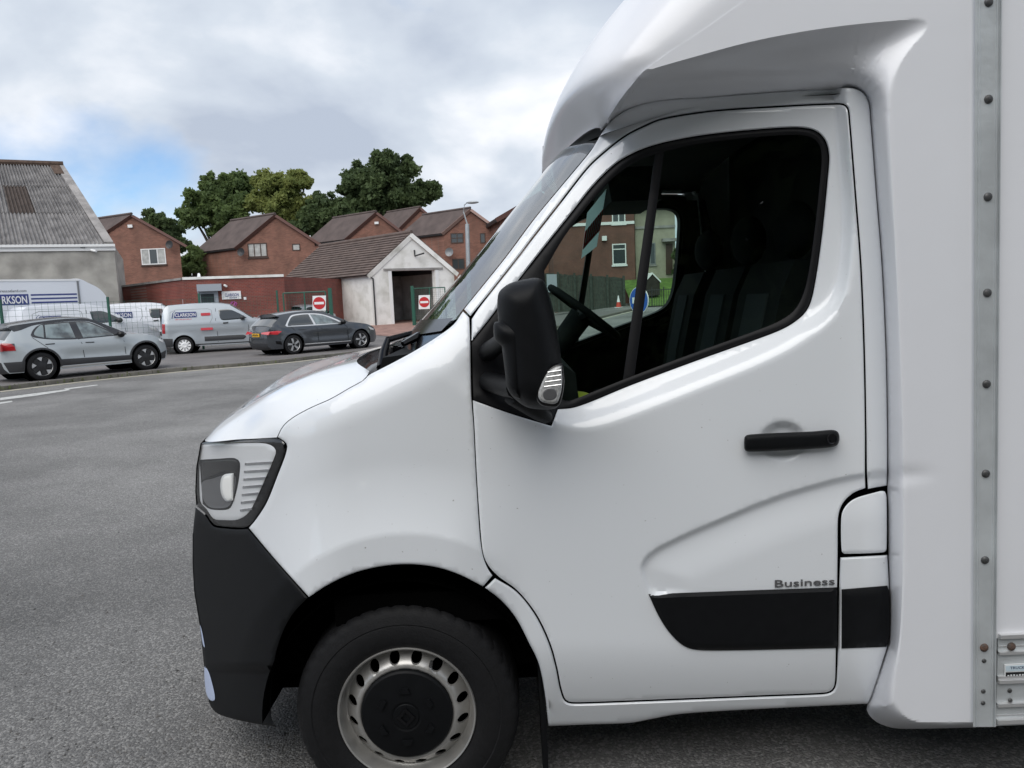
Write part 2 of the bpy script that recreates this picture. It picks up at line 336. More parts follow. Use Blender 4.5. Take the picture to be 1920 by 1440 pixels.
mat('alu_bright', (0.72, 0.72, 0.72), 0.35, metal=0.7)
mat('rusty', (0.13, 0.07, 0.045), 0.8, col2=(0.07, 0.06, 0.055), vscale=60, bump=0.4, bscale=150)
mat('rivet', (0.09, 0.09, 0.09), 0.5, metal=0.5, var=.3, vscale=90)
mat('badge_grey', (0.16, 0.16, 0.165), 0.35, metal=0.5)
mat('fluoro', (0.30, 0.33, 0.03), 0.8)
glass('cab_glass', (0.78, 0.88, 0.83), 0.9); glass('screen_glass', (0.55, 0.68, 0.64), 1.0, rough=.03, ior=2.3); glass('lamp_glass', (0.95, 0.96, 0.97), 1.0, ior=1.6)
brickmat('brick_house', (0.27, 0.122, 0.083), (0.19, 0.082, 0.057), (0.2, 0.14, 0.11)); brickmat('brick_office', (0.24, 0.055, 0.038), (0.17, 0.042, 0.032), (0.2, 0.13, 0.11)); brickmat('brick_terrace', (0.17, 0.075, 0.055), (0.14, 0.062, 0.048), (0.13, 0.09, 0.075))
# ================================================================== the white box van
YD, YB, YC = 2.22, 2.10, 3.255
BELT = cr([(700, 640), (800, 690), (886, 752), (960, 778), (1035, 797), (1090, 806), (1150, 795), (1300, 737), (1450, 674), (1535, 622), (1585, 560), (1602, 470), (1603, 380), (1597, 290), (1590, 150)], 12, False)
UPPER = np.concatenate([BELT, np.array([(1590, -200), (600, -200), (600, 560)])])
CREASE = cr([(1216, 1113), (1205, 1085), (1201, 1062), (1212, 1042), (1240, 1022), (1320, 985), (1450, 932), (1560, 899), (1622, 887), (1672, 883)], 6, False)
LOWER = np.concatenate([CREASE, np.array([(1672, 1100), (1216, 1114)])])
FTOP = cr([(560, 752), (640, 722), (693, 700), (740, 677), (780, 655), (820, 630), (850, 607), (868, 582), (947, 482), (1000, 411), (1084, 310), (1130, 250)], 10, False)
def F(q):
    q = np.asarray(q, float); x, y = q[:, 0], q[:, 1]
    Y = np.full(len(q), YD)
    d = dist(q, BELT); up = inside(q, UPPER); d = np.where(up, d, -d)
    wb = sst(820, 1000, x); wide = np.where(x > 1480, 1+1.0*sst(1480, 1590, x)*(y < 620), 1.0)
    Y = Y + (0.052*wb*sst(0, 55, d*wide)) + np.where(up, 0.00021*d*sst(700, 880, x), 0)
    Y = Y + 0.012*np.clip(-d, 0, 500)**2/250000*0 
    Y = Y + 0.52*np.clip((655-x)/295, 0, 1.15)**2.2
    ft = dist(q, FTOP); Y = Y + 0.05*np.clip(1-ft/75, 0, 1)**2
    r = np.hypot(x-763, y-1327); wf = 1-sst(840, 990, x)
    Y = Y - 0.040*wf*(1-np.clip((r-326)/135, 0, 1))**1.6*(y < 1250) 
    Y = Y + 0.045*sst(480, 900, r)*(1-sst(600, 900, x))*0.5
    lo = inside(q, LOWER); dc = dist(q, CREASE)
    Y = Y + np.where(lo, 0.014*sst(-2, 10, dc)*(1-sst(9, 90, dc)), 0) + 0
    Y = Y + 0.05*np.clip((y-1200)/120, 0, 1.6)**2*(x > 850)
    e = ((x-1468)/47)**2+((y-827)/40)**2; Y = Y + 0.018*sst(0, .75, 1-e)
    return Y
def offset_line(p, d):
    t = np.gradient(p, axis=0); t /= np.linalg.norm(t, axis=1)[:, None]; return p+d*np.stack([-t[:, 1], t[:, 0]], 1)
def SF(off=0.0): return lambda uv, ins: U(uv[:, 0], uv[:, 1], F(uv)+ins+off)
def SY(Y): return lambda uv, ins: U(uv[:, 0], uv[:, 1], Y+ins)
def fp(pts, off=0.0):        # traced pixels -> 3-D on the body side
    q = np.array([p[:2] for p in pts], float); return U(q[:, 0], q[:, 1], F(q)+off)
def mirY(P): P = np.array(P, float).copy(); P[:, 1] = 2*YC-P[:, 1]; return P

wc = U(762, 1342, 2.27)
van = thing('box_van', 'large white box van with luton fairing over its cab, filling the foreground', 'van', (wc[0], wc[1], 0))
MIR = (van, YC)
fender_loop = [(693, 701, 1), (740, 677), (780, 655), (820, 630), (850, 607), (868, 582, 1), (881, 595, 1), (883, 650), (885, 745), (889, 800), (894, 900), (901, 1005), (907, 1043), (916, 1066), (925, 1079, 1), (906, 1101, 1), (860, 1078), (815, 1064), (765, 1059), (715, 1063), (665, 1075), (620, 1095), (579, 1121, 1), (540, 1078), (505, 1038), (465, 990, 1), (480, 972), (500, 940), (520, 890), (535, 850), (536, 832), (519, 820, 1), (530, 799), (548, 783), (580, 765), (620, 747), (655, 727), (680, 713), (689, 704)]
ARC = lambda r: np.array([(763+r*math.cos(t), 1327+r*math.sin(t)) for t in np.linspace(-2.5, -.9, 60)])
panel('front_fender', fender_loop, 'van_paint', van, SF(), step=9, shrink=1.3, mirror=MIR, feat=[ARC(320), ARC(326), ARC(333), ARC(342)])
door_loop = [(883, 598, 1), (900, 573), (973, 481), (1000, 445), (1050, 381), (1101, 316), (1135, 284), (1171, 256), (1205, 238), (1243, 223), (1330, 209), (1440, 201), (1575, 195), (1589, 203), (1593, 230), (1605, 380), (1614, 500), (1620, 650), (1623, 800), (1623, 886), (1624, 916, 1), (1600, 926), (1581, 945), (1573, 970), (1572, 1035), (1571, 1100), (1569, 1200), (1567, 1278), (1561, 1294), (1545, 1300), (1400, 1306), (1200, 1314), (1078, 1318), (1060, 1313), (1051, 1290), (1043, 1250), (1030, 1205), (1005, 1153), (970, 1109), (935, 1083), (915, 1062), (905, 1040), (900, 1000), (893, 900), (888, 800), (885, 750), (883, 650)]
hole_loop = [(884, 642, 1), (920, 597), (960, 543), (1010, 478), (1060, 415), (1110, 352), (1150, 312), (1180, 292), (1215, 277), (1260, 265), (1330, 253), (1420, 244), (1490, 240), (1525, 245), (1545, 262), (1553, 290), (1551, 330), (1540, 440), (1527, 530), (1515, 575), (1490, 602), (1450, 623), (1300, 677), (1180, 722), (1110, 751), (1075, 763), (1045, 766, 1), (1033, 797, 1), (960, 775), (887, 749, 1)]
glass_loop = [(1021, 508, 1), (1060, 442), (1110, 377), (1150, 334), (1190, 305), (1230, 289), (1300, 272), (1400, 259), (1490, 253), (1522, 259), (1537, 275), (1540, 300), (1537, 340), (1526, 440), (1513, 525), (1500, 565), (1480, 590), (1440, 611), (1300, 662), (1180, 707), (1100, 739), (1066, 751), (1050, 742), (1034, 640)]
door, door2 = panel('door', door_loop, 'van_paint', van, SF(), step=8, shrink=1.6, holes=[hole_loop], mirror=MIR, feat=[offset_line(CREASE, k)[2:-2] for k in (-3, 0, 4, 8, 13, 19, 26)]+[np.array([(1468+47*k*math.cos(t), 827+40*k*math.sin(t)) for t in np.linspace(0, 6.2, 36)]) for k in (1.0, .9, .7)])
for k, (dr, mir) in enumerate(((door, False), (door2, True))):
    def put(name, loop, m, surf, **kw):
        if not mir: return panel(name, loop, m, dr, surf, **kw)
        s2 = lambda uv, ins: mirY(surf(uv, ins)); return panel(name, loop, m, dr, s2, **kw)
    put('window_seal', hole_loop, 'rubber_seal', SF(0.004), step=16, shrink=0.5, holes=[glass_loop], roll=4, rolld=0.004, lip=0.03)
    put('window_glass', glass_loop, 'cab_glass', SF(0.014), step=24, roll=0, lip=0, shrink=-4)
    put('window_divider', [(1229, 280, 1), (1246, 278, 1), (1217, 500), (1189, 712, 1), (1167, 719, 1), (1198, 500)], 'rubber_seal', SF(0.009), step=30, roll=2, rolld=.003, lip=0.02)
    put('side_moulding', [(1216, 1114, 1), (1400, 1107), (1570, 1101, 1), (1570, 1215, 1), (1400, 1219), (1312, 1219), (1282, 1211), (1256, 1187), (1235, 1155)], 'black_plastic', SF(-0.014), step=8, roll=8, rolld=0.010, lip=0.03, smooth=35)
    put('door_handle', [(1396, 820), (1403, 815), (1450, 812), (1520, 809), (1560, 806), (1571, 810), (1574, 822), (1570, 834), (1555, 839), (1500, 843), (1405, 847), (1396, 842)], 'black_plastic', SY(YD-0.018), step=5, ds=4, dome=(0.018, 10), lip=0.022)
    if not mir: put('door_lock', [(1560+9*math.cos(a), 823+10*math.sin(a)) for a in np.arange(0, 6.2, .5)], 'gloss_black', SY(YD-0.038), step=4, ds=3, roll=2, rolld=-.003, lip=0.01)
b0 = fp([(1453, 1101)], -0.003)[0]; b1 = fp([(1565, 1096)], -0.003)[0]
text('badge_lettering', 'Business', 'badge_grey', door, b0, b1-b0, (0, 0, 1), 0.0235, 0.03, 0.006, width=np.linalg.norm(b1-b0))
frame_loop = [(868, 580, 1), (947, 482), (1000, 411), (1042, 360), (1084, 310), (1108, 280), (1128, 247), (1148, 222), (1185, 200), (1235, 187), (1335, 180), (1440, 172), (1508, 168), (1590, 163), (1617, 171), (1630, 192), (1634, 230), (1644, 360), (1655, 500), (1662, 650), (1665, 800), (1665, 880), (1664, 912, 1), (1640, 916), (1626, 919, 1), (1624, 886), (1623, 800), (1620, 650), (1614, 500), (1605, 380), (1593, 230), (1589, 203), (1575, 195), (1440, 201), (1330, 209), (1243, 223), (1205, 238), (1171, 256), (1135, 284), (1101, 316), (1050, 381), (1000, 445), (973, 481), (900, 573), (882, 595, 1)]
panel('cab_frame', frame_loop, 'van_paint', van, SF(0.006), step=9, shrink=1.8, mirror=MIR)
flap = [(1576, 968), (1585, 947), (1605, 932), (1650, 919, 1), (1660, 920), (1664, 932), (1664, 1030), (1658, 1037), (1590, 1040), (1577, 1036)]
panel('fuel_flap', flap, 'van_paint', van, SF(), step=12, shrink=1.8, mirror=MIR)
sill_loop = [(928, 1082, 1), (970, 1109), (1005, 1153), (1030, 1205), (1043, 1250), (1051, 1290), (1060, 1313), (1078, 1318), (1200, 1314), (1400, 1306), (1545, 1300), (1561, 1294), (1567, 1278), (1570, 1200), (1572, 1100), (1574, 1044, 1), (1665, 1039, 1), (1668, 1100), (1667, 1200), (1655, 1245), (1634, 1308), (1627, 1321, 1), (1400, 1332), (1277, 1340), (1220, 1350), (1180, 1357), (1100, 1360), (1027, 1363, 1), (1020, 1300), (1009, 1246), (990, 1205), (967, 1161), (940, 1128), (907, 1102, 1)]
panel('sill_panel', sill_loop, 'van_paint', van, SF(), step=10, shrink=1.6, roll=4, rolld=.008, mirror=MIR, lip=.03)
panel('side_moulding', [(1578, 1105, 1), (1664, 1098, 1), (1668, 1115), (1668, 1195), (1662, 1213, 1), (1578, 1216, 1)], 'black_plastic', van, SF(-0.012), step=12, roll=12, rolld=.009, lip=.03, mirror=MIR, smooth=35)
inner = [(690, 712, 1), (780, 668), (868, 600), (973, 492), (1050, 393), (1101, 328), (1171, 268), (1243, 235), (1440, 212), (1575, 206, 1), (1660, 206, 1), (1690, 400), (1690, 1290, 1), (1610, 1312), (1300, 1325), (1040, 1345, 1), (1015, 1250), (985, 1180), (920, 1105), (850, 1072), (765, 1054), (690, 1064), (620, 1090), (585, 1112, 1), (480, 985, 1), (515, 930), (540, 850), (545, 805)]
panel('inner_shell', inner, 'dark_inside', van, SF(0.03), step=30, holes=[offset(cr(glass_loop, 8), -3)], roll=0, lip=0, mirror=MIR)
mat('fog_trim', (.5, .58, .78), .3, coat=.8)  # pale blue reflection on the trim put into its base colour
# --- front end
bump_loop = [(366, 950, 1), (385, 966), (400, 986), (420, 990), (445, 992), (465, 991, 1), (505, 1038), (540, 1078), (578, 1121, 1), (550, 1151), (529, 1190), (515, 1240), (509, 1300), (510, 1345), (520, 1364, 1), (470, 1356), (427, 1346), (404, 1336), (392, 1318), (384, 1260), (375, 1176), (364, 1110), (361, 1060), (361, 1000)]
panel('front_bumper', bump_loop, 'black_plastic', van, SF(), step=9, shrink=0.8, lip=0.05, roll=4, rolld=.006, mirror=MIR)
panel('fog_lamp_trim', [(383, 1250), (392, 1262), (402, 1300), (402, 1313), (394, 1313), (386, 1298)], 'fog_trim', van, SF(-0.004), step=6, ds=4, roll=1, rolld=.001, mirror=MIR)
panel('fog_lamp_trim', [(375, 1172), (379, 1185), (384, 1214), (380, 1208)], 'fog_trim', van, SF(-0.004), step=6, ds=4, roll=1, rolld=.001, mirror=MIR)
head_loop = [(376, 829, 1), (450, 824), (519, 821), (534, 830), (535, 850), (520, 890), (500, 940), (480, 972), (465, 988), (445, 990), (420, 988), (401, 984), (386, 965), (369, 950, 1), (366, 920), (369, 870)]
for mir in (False, True):
    mm = (lambda s: (lambda uv, ins: mirY(s(uv, ins)))) if mir else (lambda s: s)
    hl = panel('headlight', head_loop, 'gloss_black', van, mm(SF(0.03)), step=9, shrink=1.0, lip=.02)
    panel('reflector', [(378, 834, 1), (450, 831), (500, 832), (517, 844), (511, 866), (498, 896), (482, 932), (467, 960), (446, 974), (419, 975), (400, 972), (388, 955), (376, 940), (374, 880)], 'lamp_silver', hl, mm(SF(0.022)), step=8, roll=3, rolld=.004, lip=0)
    panel('lamp_aperture', [(374, 862, 1), (410, 860), (440, 859), (450, 868), (447, 905), (438, 940), (428, 955), (395, 955), (380, 945, 1)], 'cab_trim', hl, mm(SF(0.019)), step=8, roll=3, rolld=.003, lip=0)
    panel('lamp_bowl', [(379, 905), (400, 897), (425, 890), (441, 893), (439, 925), (430, 948), (412, 953), (392, 950), (381, 935)], 'badge_grey', hl, mm(SF(0.017)), step=6, ds=4, roll=3, rolld=-.003, lip=.004)
    panel('lamp_brow', [(376, 866, 1), (440, 862), (447, 870), (444, 886), (420, 884), (395, 893), (378, 900, 1)], 'gloss_black', hl, mm(SF(0.015)), step=6, ds=5, roll=2, rolld=.002, lip=.004)
    panel('projector', [(414, 900), (420, 890), (438, 887, 1), (437, 938, 1), (426, 941), (417, 932), (413, 916)], 'lamp_white', hl, mm(SF(0.011)), step=5, ds=4, dome=(.012, 10), lip=.01)
    for k in range(7):
        y = 868+k*14.5; x1 = 510-k*6.3
        panel('reflector_slat', [(459-k*1.5, y, 1), (x1, y-3, 1), (x1, y+1, 1), (459-k*1.5, y+4, 1)], 'chrome', hl, mm(SF(0.016)), step=20, roll=0, lip=.008)
    panel('lens', head_loop, 'lamp_glass', hl, mm(SF(0.002)), step=9, shrink=1.2, roll=2.5, rolld=.005, lip=0)
sil = fp(bump_loop[-1:]+[(361, 1060), (364, 1110), (375, 1176), (384, 1260), (392, 1318)])
cn = [sil, sil+np.array([-.05, .22, 0]), np.c_[sil[:, 0]-.085, np.full(len(sil), YC), sil[:, 2]]]
loft('bumper_front', cn+[mirY(cn[1]), mirY(cn[0])], 'black_plastic', van)
sg = fp([(376, 831), (368, 875), (366, 920), (368, 948)])
cn = [sg, sg+np.array([-.045, .22, 0]), np.c_[sg[:, 0]-.08, np.full(len(sg), YC), sg[:, 2]]]
loft('grille', cn+[mirY(cn[1]), mirY(cn[0])], 'gloss_black', van)
# bonnet
c0 = fp(cr([(519, 820), (530, 799), (548, 783), (580, 765), (620, 747), (655, 727), (680, 713), (690, 702), (692, 696)], 6, False), 0.004)
N1 = U(669, 677, 2.52); N3 = U(724, 649, YC)
fr1 = U(452, 823.5, F(np.array([[452, 823.5]]))[0]); fr2 = U(384, 825, F(np.array([[384, 825]]))[0]+.02)
c1 = cr3([fr1, fr1+(N1-fr1)*[.25, .33, .52]+[0, 0, 0.0], fr1+(N1-fr1)*[.62, .66, .83], N1])
c15 = cr3([fr2, fr2+[.07, 0.03, .066], fr2+[.28, .08, .188], U(690, 661, 2.86)])
c2 = cr3([fr2+[-.085, YC-fr2[1], -.01], fr2+[-.01, YC-fr2[1], .07], fr2+[.23, YC-fr2[1], .215], N3])
loft('bonnet', [c0, c1, c15, c2, mirY(c15), mirY(c1), mirY(c0)], 'van_paint', van, n=40, sub=8)
# cowl below the screen and the windscreen
rear = np.array([c0[-1], N1, U(690, 661, 2.86), N3]); rear = np.concatenate([rear, mirY(rear)[::-1][1:]])
near_edge = fp(cr([(830, 622), (850, 602), (868, 580), (947, 482), (1000, 411), (1084, 310), (1112, 276), (1132, 246)], 10, False), 0.016)
cen_edge = U(np.array([768., 895, 1035, 1125]), np.array([627., 480, 305, 195]), np.full(4, YC)); cen_edge = cr3(cen_edge, 8)
def rs(c, n): c = np.asarray(c); d = np.r_[0, np.cumsum(np.linalg.norm(np.diff(c, axis=0), axis=1))]; t = np.linspace(0, d[-1], n); return np.stack([np.interp(t, d, c[:, k]) for k in range(3)], 1)
ne, ce = rs(near_edge, 30), rs(cen_edge, 30)
q1 = ne+(ce-ne)*np.array([.40, .25, .40]); q2 = ne+(ce-ne)*np.array([.80, .61, .80])
ws = loft('windscreen', [ne, q1, q2, ce, mirY(q2), mirY(q1), mirY(ne)], 'screen_glass', van, n=30, sub=6)
base = np.array([ne[0], q1[0], q2[0], ce[0]]); base = np.concatenate([base, mirY(base)[::-1][1:]])
rr_, bb_ = rs(rear, 25), rs(base, 25)
loft('scuttle', [rr_-[0, 0, .006], rr_-[-.015, 0, .05], (rr_+bb_)/2-[0, 0, .075], bb_-[.02, 0, .03], bb_+[.01, 0, .012]], 'gloss_black', van, n=25, sub=3)
loft('screen_border', [rs(np.array([ne[0], q1[0], q2[0], ce[0]]), 12)+[-.004, 0, .003], rs(np.array([ne[2], q1[2], q2[2], ce[2]]), 12)+[-.006, 0, .003]], 'gloss_black', van, n=12, sub=3)
# wipers
wp = MB(); pv = U(716, 690, 2.62); kn = U(727, 637, 2.72); tp = U(812, 624, 3.05)
wp.tube([pv+[0, 0, -.03], pv], .018, 8); wp.tube([pv, (pv+kn)/2+[-.004, 0, .004], kn], [.02, .016, .012], 8); wp.tube([kn, kn*.5+tp*.5+[0, 0, .012], tp], [.012, .010, .006], 6)
wp.tube([U(760, 640, 2.7), U(790, 628, 2.85), U(818, 624, 3.2)], [.012, .014, .008], 6); wiper = wp.build('wiper', 'gloss_black', van, 50)
wp = MB(); wp.tube([U(742, 655, 2.75), U(770, 634, 3.1), U(800, 622, 3.7)], [.016, .013, .008], 6); wp.tube([U(742, 655, 2.75)-[0, 0, .04], U(742, 655, 2.75)+[0, 0, .01]], .022, 8); wp.build('wiper', 'gloss_black', van, 50)
wp = MB(); wp.tube([U(755, 645, 2.55), U(785, 630, 2.6), U(815, 626, 2.62)], [.01, .016, .012], 6); wp.build('washer_hose', 'gloss_black', van, 50)
# --- wheels
def wheel(c, parent):
    c = np.array(c, float)
    prof = [(.216, .03), (.224, .012), (.24, .002), (.268, -.004), (.296, -.001), (.300, .001), (.303, -.0015), (.322, .006), (.334, .014), (.342, .026), (.347, .045), (.348, .10), (.348, .17), (.340, .20), (.30, .215), (.22, .215)]
    mb = MB(); n = 168; v = []
    for i, (r, h) in enumerate(prof):
        for k in range(n):
            rr = r
            if i == 9 and (k % 4 == 0): rr -= .004
            if i == 8 and (k % 4 == 0): rr -= .003
            rr = rr if rr < .29 else .29+(rr-.29)*1.30
            t = k*2*math.pi/n + (h*1.2 if i > 9 else 0); v.append((c[0]+rr*math.cos(t), c[1]+h, c[2]+rr*math.sin(t)))
    f = [(i*n+k, i*n+(k+1) % n, (i+1)*n+(k+1) % n, (i+1)*n+k) for i in range(len(prof)-1) for k in range(n)]
    w = obj('wheel', v, f, 'tyre', parent, 24)
    mb = MB(); mb.lathe([(.222, .03), (.2265, .014), (.2225, .006), (.218, .009), (.2155, .022), (.214, .045), (.206, .058), (.201, .060)], c, (0, 1, 0), 96); mb.build('rim_flange', 'steel_silver', w, 40)
    ci = lambda R, k, ph=0, cx=0, cy=0: np.array([(cx+R*math.cos(2*math.pi*i/k+ph), cy+R*math.sin(2*math.pi*i/k+ph)) for i in range(k)])
    dep = lambda r: np.interp(r, [.14, .150, .158, .168, .182, .196, .205], [.030, .016, .014, .020, .036, .054, .062])
    surf = lambda uv, ins: np.stack([c[0]+uv[:, 0], c[1]+dep(np.hypot(uv[:, 0], uv[:, 1]))+ins*1.0, c[2]+uv[:, 1]], 1)
    panel('rim_disc', ci(.203, 96), 'steel_silver', w, surf, step=.007, roll=0, lip=0.012, holes=[ci(.145, 64)]+[ci(.0175, 16, 0, .182*math.cos(a), .182*math.sin(a)) for a in np.arange(16)*2*math.pi/16+.18], smooth=60)
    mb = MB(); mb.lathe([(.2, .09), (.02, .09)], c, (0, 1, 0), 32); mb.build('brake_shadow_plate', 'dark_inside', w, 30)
    mb = MB(); mb.lathe([(.150, .022), (.1475, .008), (.142, .003), (.10, -.004), (.05, -.007), (.044, -.004), (.042, -.004), (.04, -.007), (.001, -.008)], c, (0, 1, 0), 64); cap = mb.build('hub_cap', 'black_plastic', w, 30)
    mb = MB(); dia = [(0, .034), (.026, 0), (0, -.034), (-.026, 0)]; sm = [(a*.55, b*.55) for a, b in dia]
    for k in range(4):
        a, b, d, e = dia[k], dia[(k+1) % 4], sm[(k+1) % 4], sm[k]
        mb.prism([(c[0]+p[0]*1.15, c[1]-.0085, c[2]+p[1]*.95) for p in (a, b, d, e)], (0, -.004, 0))
    mb.build('diamond_emblem', 'gloss_black', cap)
    for k in range(6):
        a = k*math.pi/3+math.pi/6; mb = MB(); p = c+np.array([.085*math.cos(a), -.0055, .085*math.sin(a)]); t = np.array([-math.sin(a), 0, math.cos(a)]); rd = np.array([math.cos(a), 0, math.sin(a)])
        mb.prism([p-t*.018-rd*.006, p+t*.018-rd*.006, p+t*.011+rd*.012, p-t*.011+rd*.012], (0, -.006, 0)); mb.build('cap_rib', 'black_plastic', cap)
    mb = MB(); a = math.radians(62); p = c+np.array([.185*math.cos(a), .03, .185*math.sin(a)]); mb.tube([p, p+[0, -.03, 0]], .006, 8); mb.build('valve', 'rivet', w, 40)
    return w
wheel(wc, van); wheel(wc+np.array([3.68, 0, 0]), van)
for yy, xx in ((4.24-.215, 0), (4.24-.215, 3.68)):
    mb = MB(); mb.lathe([(.2, .2), (.22, .215), (.3, .215), (.34, .19), (.348, .12), (.348, .03), (.33, 0), (.2, 0)], (wc[0]+xx, yy, wc[2]), (0, 1, 0), 64); mb.build('wheel', 'tyre', van, 40)
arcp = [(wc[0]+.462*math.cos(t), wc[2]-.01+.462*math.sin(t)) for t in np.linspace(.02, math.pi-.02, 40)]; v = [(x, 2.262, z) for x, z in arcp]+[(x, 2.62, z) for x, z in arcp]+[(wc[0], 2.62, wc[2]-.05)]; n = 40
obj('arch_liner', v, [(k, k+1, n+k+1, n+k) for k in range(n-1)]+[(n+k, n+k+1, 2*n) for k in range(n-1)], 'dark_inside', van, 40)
mb = MB(); mb.prism([U(1008, 1250, 2.30), U(1016, 1252, 2.30), U(1023, 1330, 2.30), U(1030, 1470, 2.31), U(1020, 1470, 2.31), U(1013, 1330, 2.30)], (0, .24, 0)); mb.build('mud_flap', 'black_plastic', van)
mb = MB(); mb.cbox((wc[0]+1.9, YC, .55), 4.9, 1.55, .35); mb.cbox((wc[0]-.1, YC, .42), 1.1, 1.35, .3); mb.cbox((wc[0]+.9, YC, .62), 1.0, 1.9, .22); mb.cbox((wc[0]+2.3, YC, .50), 3.6, 1.85, .28); mb.build('chassis_shadow_boxes', 'dark_inside', van)  # unseen dark boxes for the chassis, widened to deepen the shadow below
# --- mirror
mat('lens_grey', (.4, .4, .39), .2, coat=.8, var=.35, vscale=120)
tri = fp([(905, 690), (900, 740)], .0)
mi = panel('door_mirror', [(934, 552), (945, 538), (962, 529), (1000, 521), (1014, 523), (1022, 530), (1034, 566), (1045, 620), (1053, 676), (1056, 715), (1053, 748), (1044, 764), (1028, 768), (992, 765), (970, 752), (955, 735), (949, 705), (941, 650), (933, 590)], 'black_plastic', van, SY(2.02), step=7, ds=5, dome=(0.085, 46), lip=0.10, smooth=80)
panel('mirror_shell', [(925, 612, 1), (928, 604), (950, 601), (976, 601), (986, 607), (990, 622), (988, 660), (983, 710), (977, 750, 1), (962, 744), (951, 728), (947, 700), (941, 650, 1), (927, 635)], 'black_plastic', mi, SY(1.99), step=6, ds=5, dome=(.05, 34), lip=.08, smooth=60)
panel('indicator_bezel', [(1005, 735), (1012, 716), (1027, 692), (1044, 682), (1056, 682, 1), (1058, 717), (1053, 749), (1044, 763), (1018, 761), (1007, 751)], 'gloss_black', mi, SY(1.948), step=5, ds=4, dome=(.008, 8), lip=.04)
il = panel('indicator_lens', [(1009, 736), (1015, 718), (1029, 696), (1044, 687), (1053, 686, 1), (1054, 717), (1049, 746), (1041, 757), (1020, 755), (1011, 748)], 'lens_grey', mi, SY(1.938), step=5, ds=4, dome=(.008, 8), lip=.01)
for k in range(4):
    y = 694+k*9; mb = MB(); mb.tube([U(1027-k*2.2, y+4, 1.930), U(1052, y, 1.930)], .0012, 5); mb.build('lens_rib', 'chrome', il)
panel('bulb_reflector', [(1018, 738), (1026, 728), (1040, 730), (1044, 742), (1036, 750), (1022, 749)], 'badge_grey', il, SY(1.929), step=4, ds=3, roll=1, rolld=.001, lip=.004)
mb = MB(); mb.tube([U(915, 660, 2.26), U(935, 645, 2.15), U(955, 630, 2.06)], [.03, .026, .026], 10); mb.tube([U(915, 715, 2.25), U(950, 725, 2.12), U(968, 728, 2.05)], [.03, .03, .03], 10); mb.tube([U(960, 740, 2.1), U(1010, 770, 2.16), U(1025, 783, 2.2)], [.03, .03, .02], 8); mb.build('mirror_arm', 'black_plastic', mi, 60)
mb = MB(); p = mirY(np.array([U(960, 640, 2.06)]))[0]; mb.cbox(p, .16, .2, .34); mb.build('door_mirror', 'black_plastic', van)
# --- luton fairing
A_ = [(1930, -380), (1700, -230), (1540, -110), (1440, -30), (1370, 20), (1310, 62), (1255, 98), (1205, 135), (1168, 180), (1140, 222), (1124, 244)]
AY = [YB, YB, YB, YB, YB, YB, YB, YB+.01, 2.17, 2.26, 2.325]
B_ = [(1700, -380), (1480, -225), (1320, -98), (1216, 0), (1150, 66), (1088, 140), (1046, 205), (1024, 252), (1022, 272), (1028, 292), (1036, 307)]
AY[-1] = float(F(np.array([A_[-1]]))[0])+.012; AY[-2] = AY[-1]*.62+2.17*.38
a3 = cr3([U(p[0]+(.04*(p[0]-b_[0])), p[1]+.04*(p[1]-b_[1]), y+.0015) for p, y, b_ in zip(A_, AY, B_)], 5); b3 = cr3([U(p[0], p[1], YC) for p in B_], 5)
cols = []
for t in math.pi/2*np.linspace(0, 1, 30)**1.6:
    c_ = (1-max(0, math.cos(t))**.9)**1.2*np.ones(len(a3)); s = math.sin(t)**.84*np.ones(len(a3)); wl2 = sst(.80, .97, np.linspace(0, 1, len(a3))); s = s*(1-wl2)+wl2*(c_*.6+s*.4); cols.append(np.c_[a3[:, 0]+(b3[:, 0]-a3[:, 0])*s, a3[:, 1]+(b3[:, 1]-a3[:, 1])*c_, a3[:, 2]+(b3[:, 2]-a3[:, 2])*s])
allc = cols+[mirY(c) for c in cols[::-1][1:]]; n = len(a3); v = np.concatenate(allc); f = [(i*n+k, i*n+k+1, (i+1)*n+k+1, (i+1)*n+k) for i in range(len(allc)-1) for k in range(n-1)]
fair = obj('luton_fairing', v, f, 'box_paint', van, 50)
tipc = np.array([c[-1] for c in allc]); 
loft('fairing_lip', [tipc, tipc+[.03, 0, .012], tipc+[.16, 0, .07]], 'box_paint', fair, n=40, sub=3)
O_ = cr([(1205, 135), (1240, 124), (1300, 107), (1400, 80), (1500, 60), (1600, 46), (1700, 37), (1760, 34, 1), (1735, 60), (1706, 92), (1684, 128), (1674, 175), (1672, 240), (1677, 360), (1684, 500), (1691, 650), (1696, 800), (1698, 1000), (1692, 1180), (1680, 1270), (1682, 1320), (1710, 1350), (1760, 1356), (1830, 1356)], 10, False)
I_ = cr([(1124, 244), (1148, 224), (1185, 202), (1235, 189), (1335, 182), (1440, 174), (1508, 170), (1590, 165), (1618, 174), (1631, 194), (1635, 230), (1645, 360), (1656, 500), (1663, 650), (1666, 800), (1666, 900), (1668, 1040), (1670, 1100), (1669, 1200), (1656, 1245), (1634, 1308), (1627, 1330), (1645, 1352), (1685, 1364), (1830, 1362)], 10, False)
BAND = np.concatenate([O_, I_[::-1]])
FI = F(I_)+.021; FI = np.convolve(np.r_[FI[:1].repeat(6), FI, FI[-1:].repeat(6)], np.ones(13)/13, 'valid')
_ci = int(np.argmin(np.hypot(O_[:, 0]-1760, O_[:, 1]-34))); O_T, O_R = O_[:_ci+1], O_[_ci:]
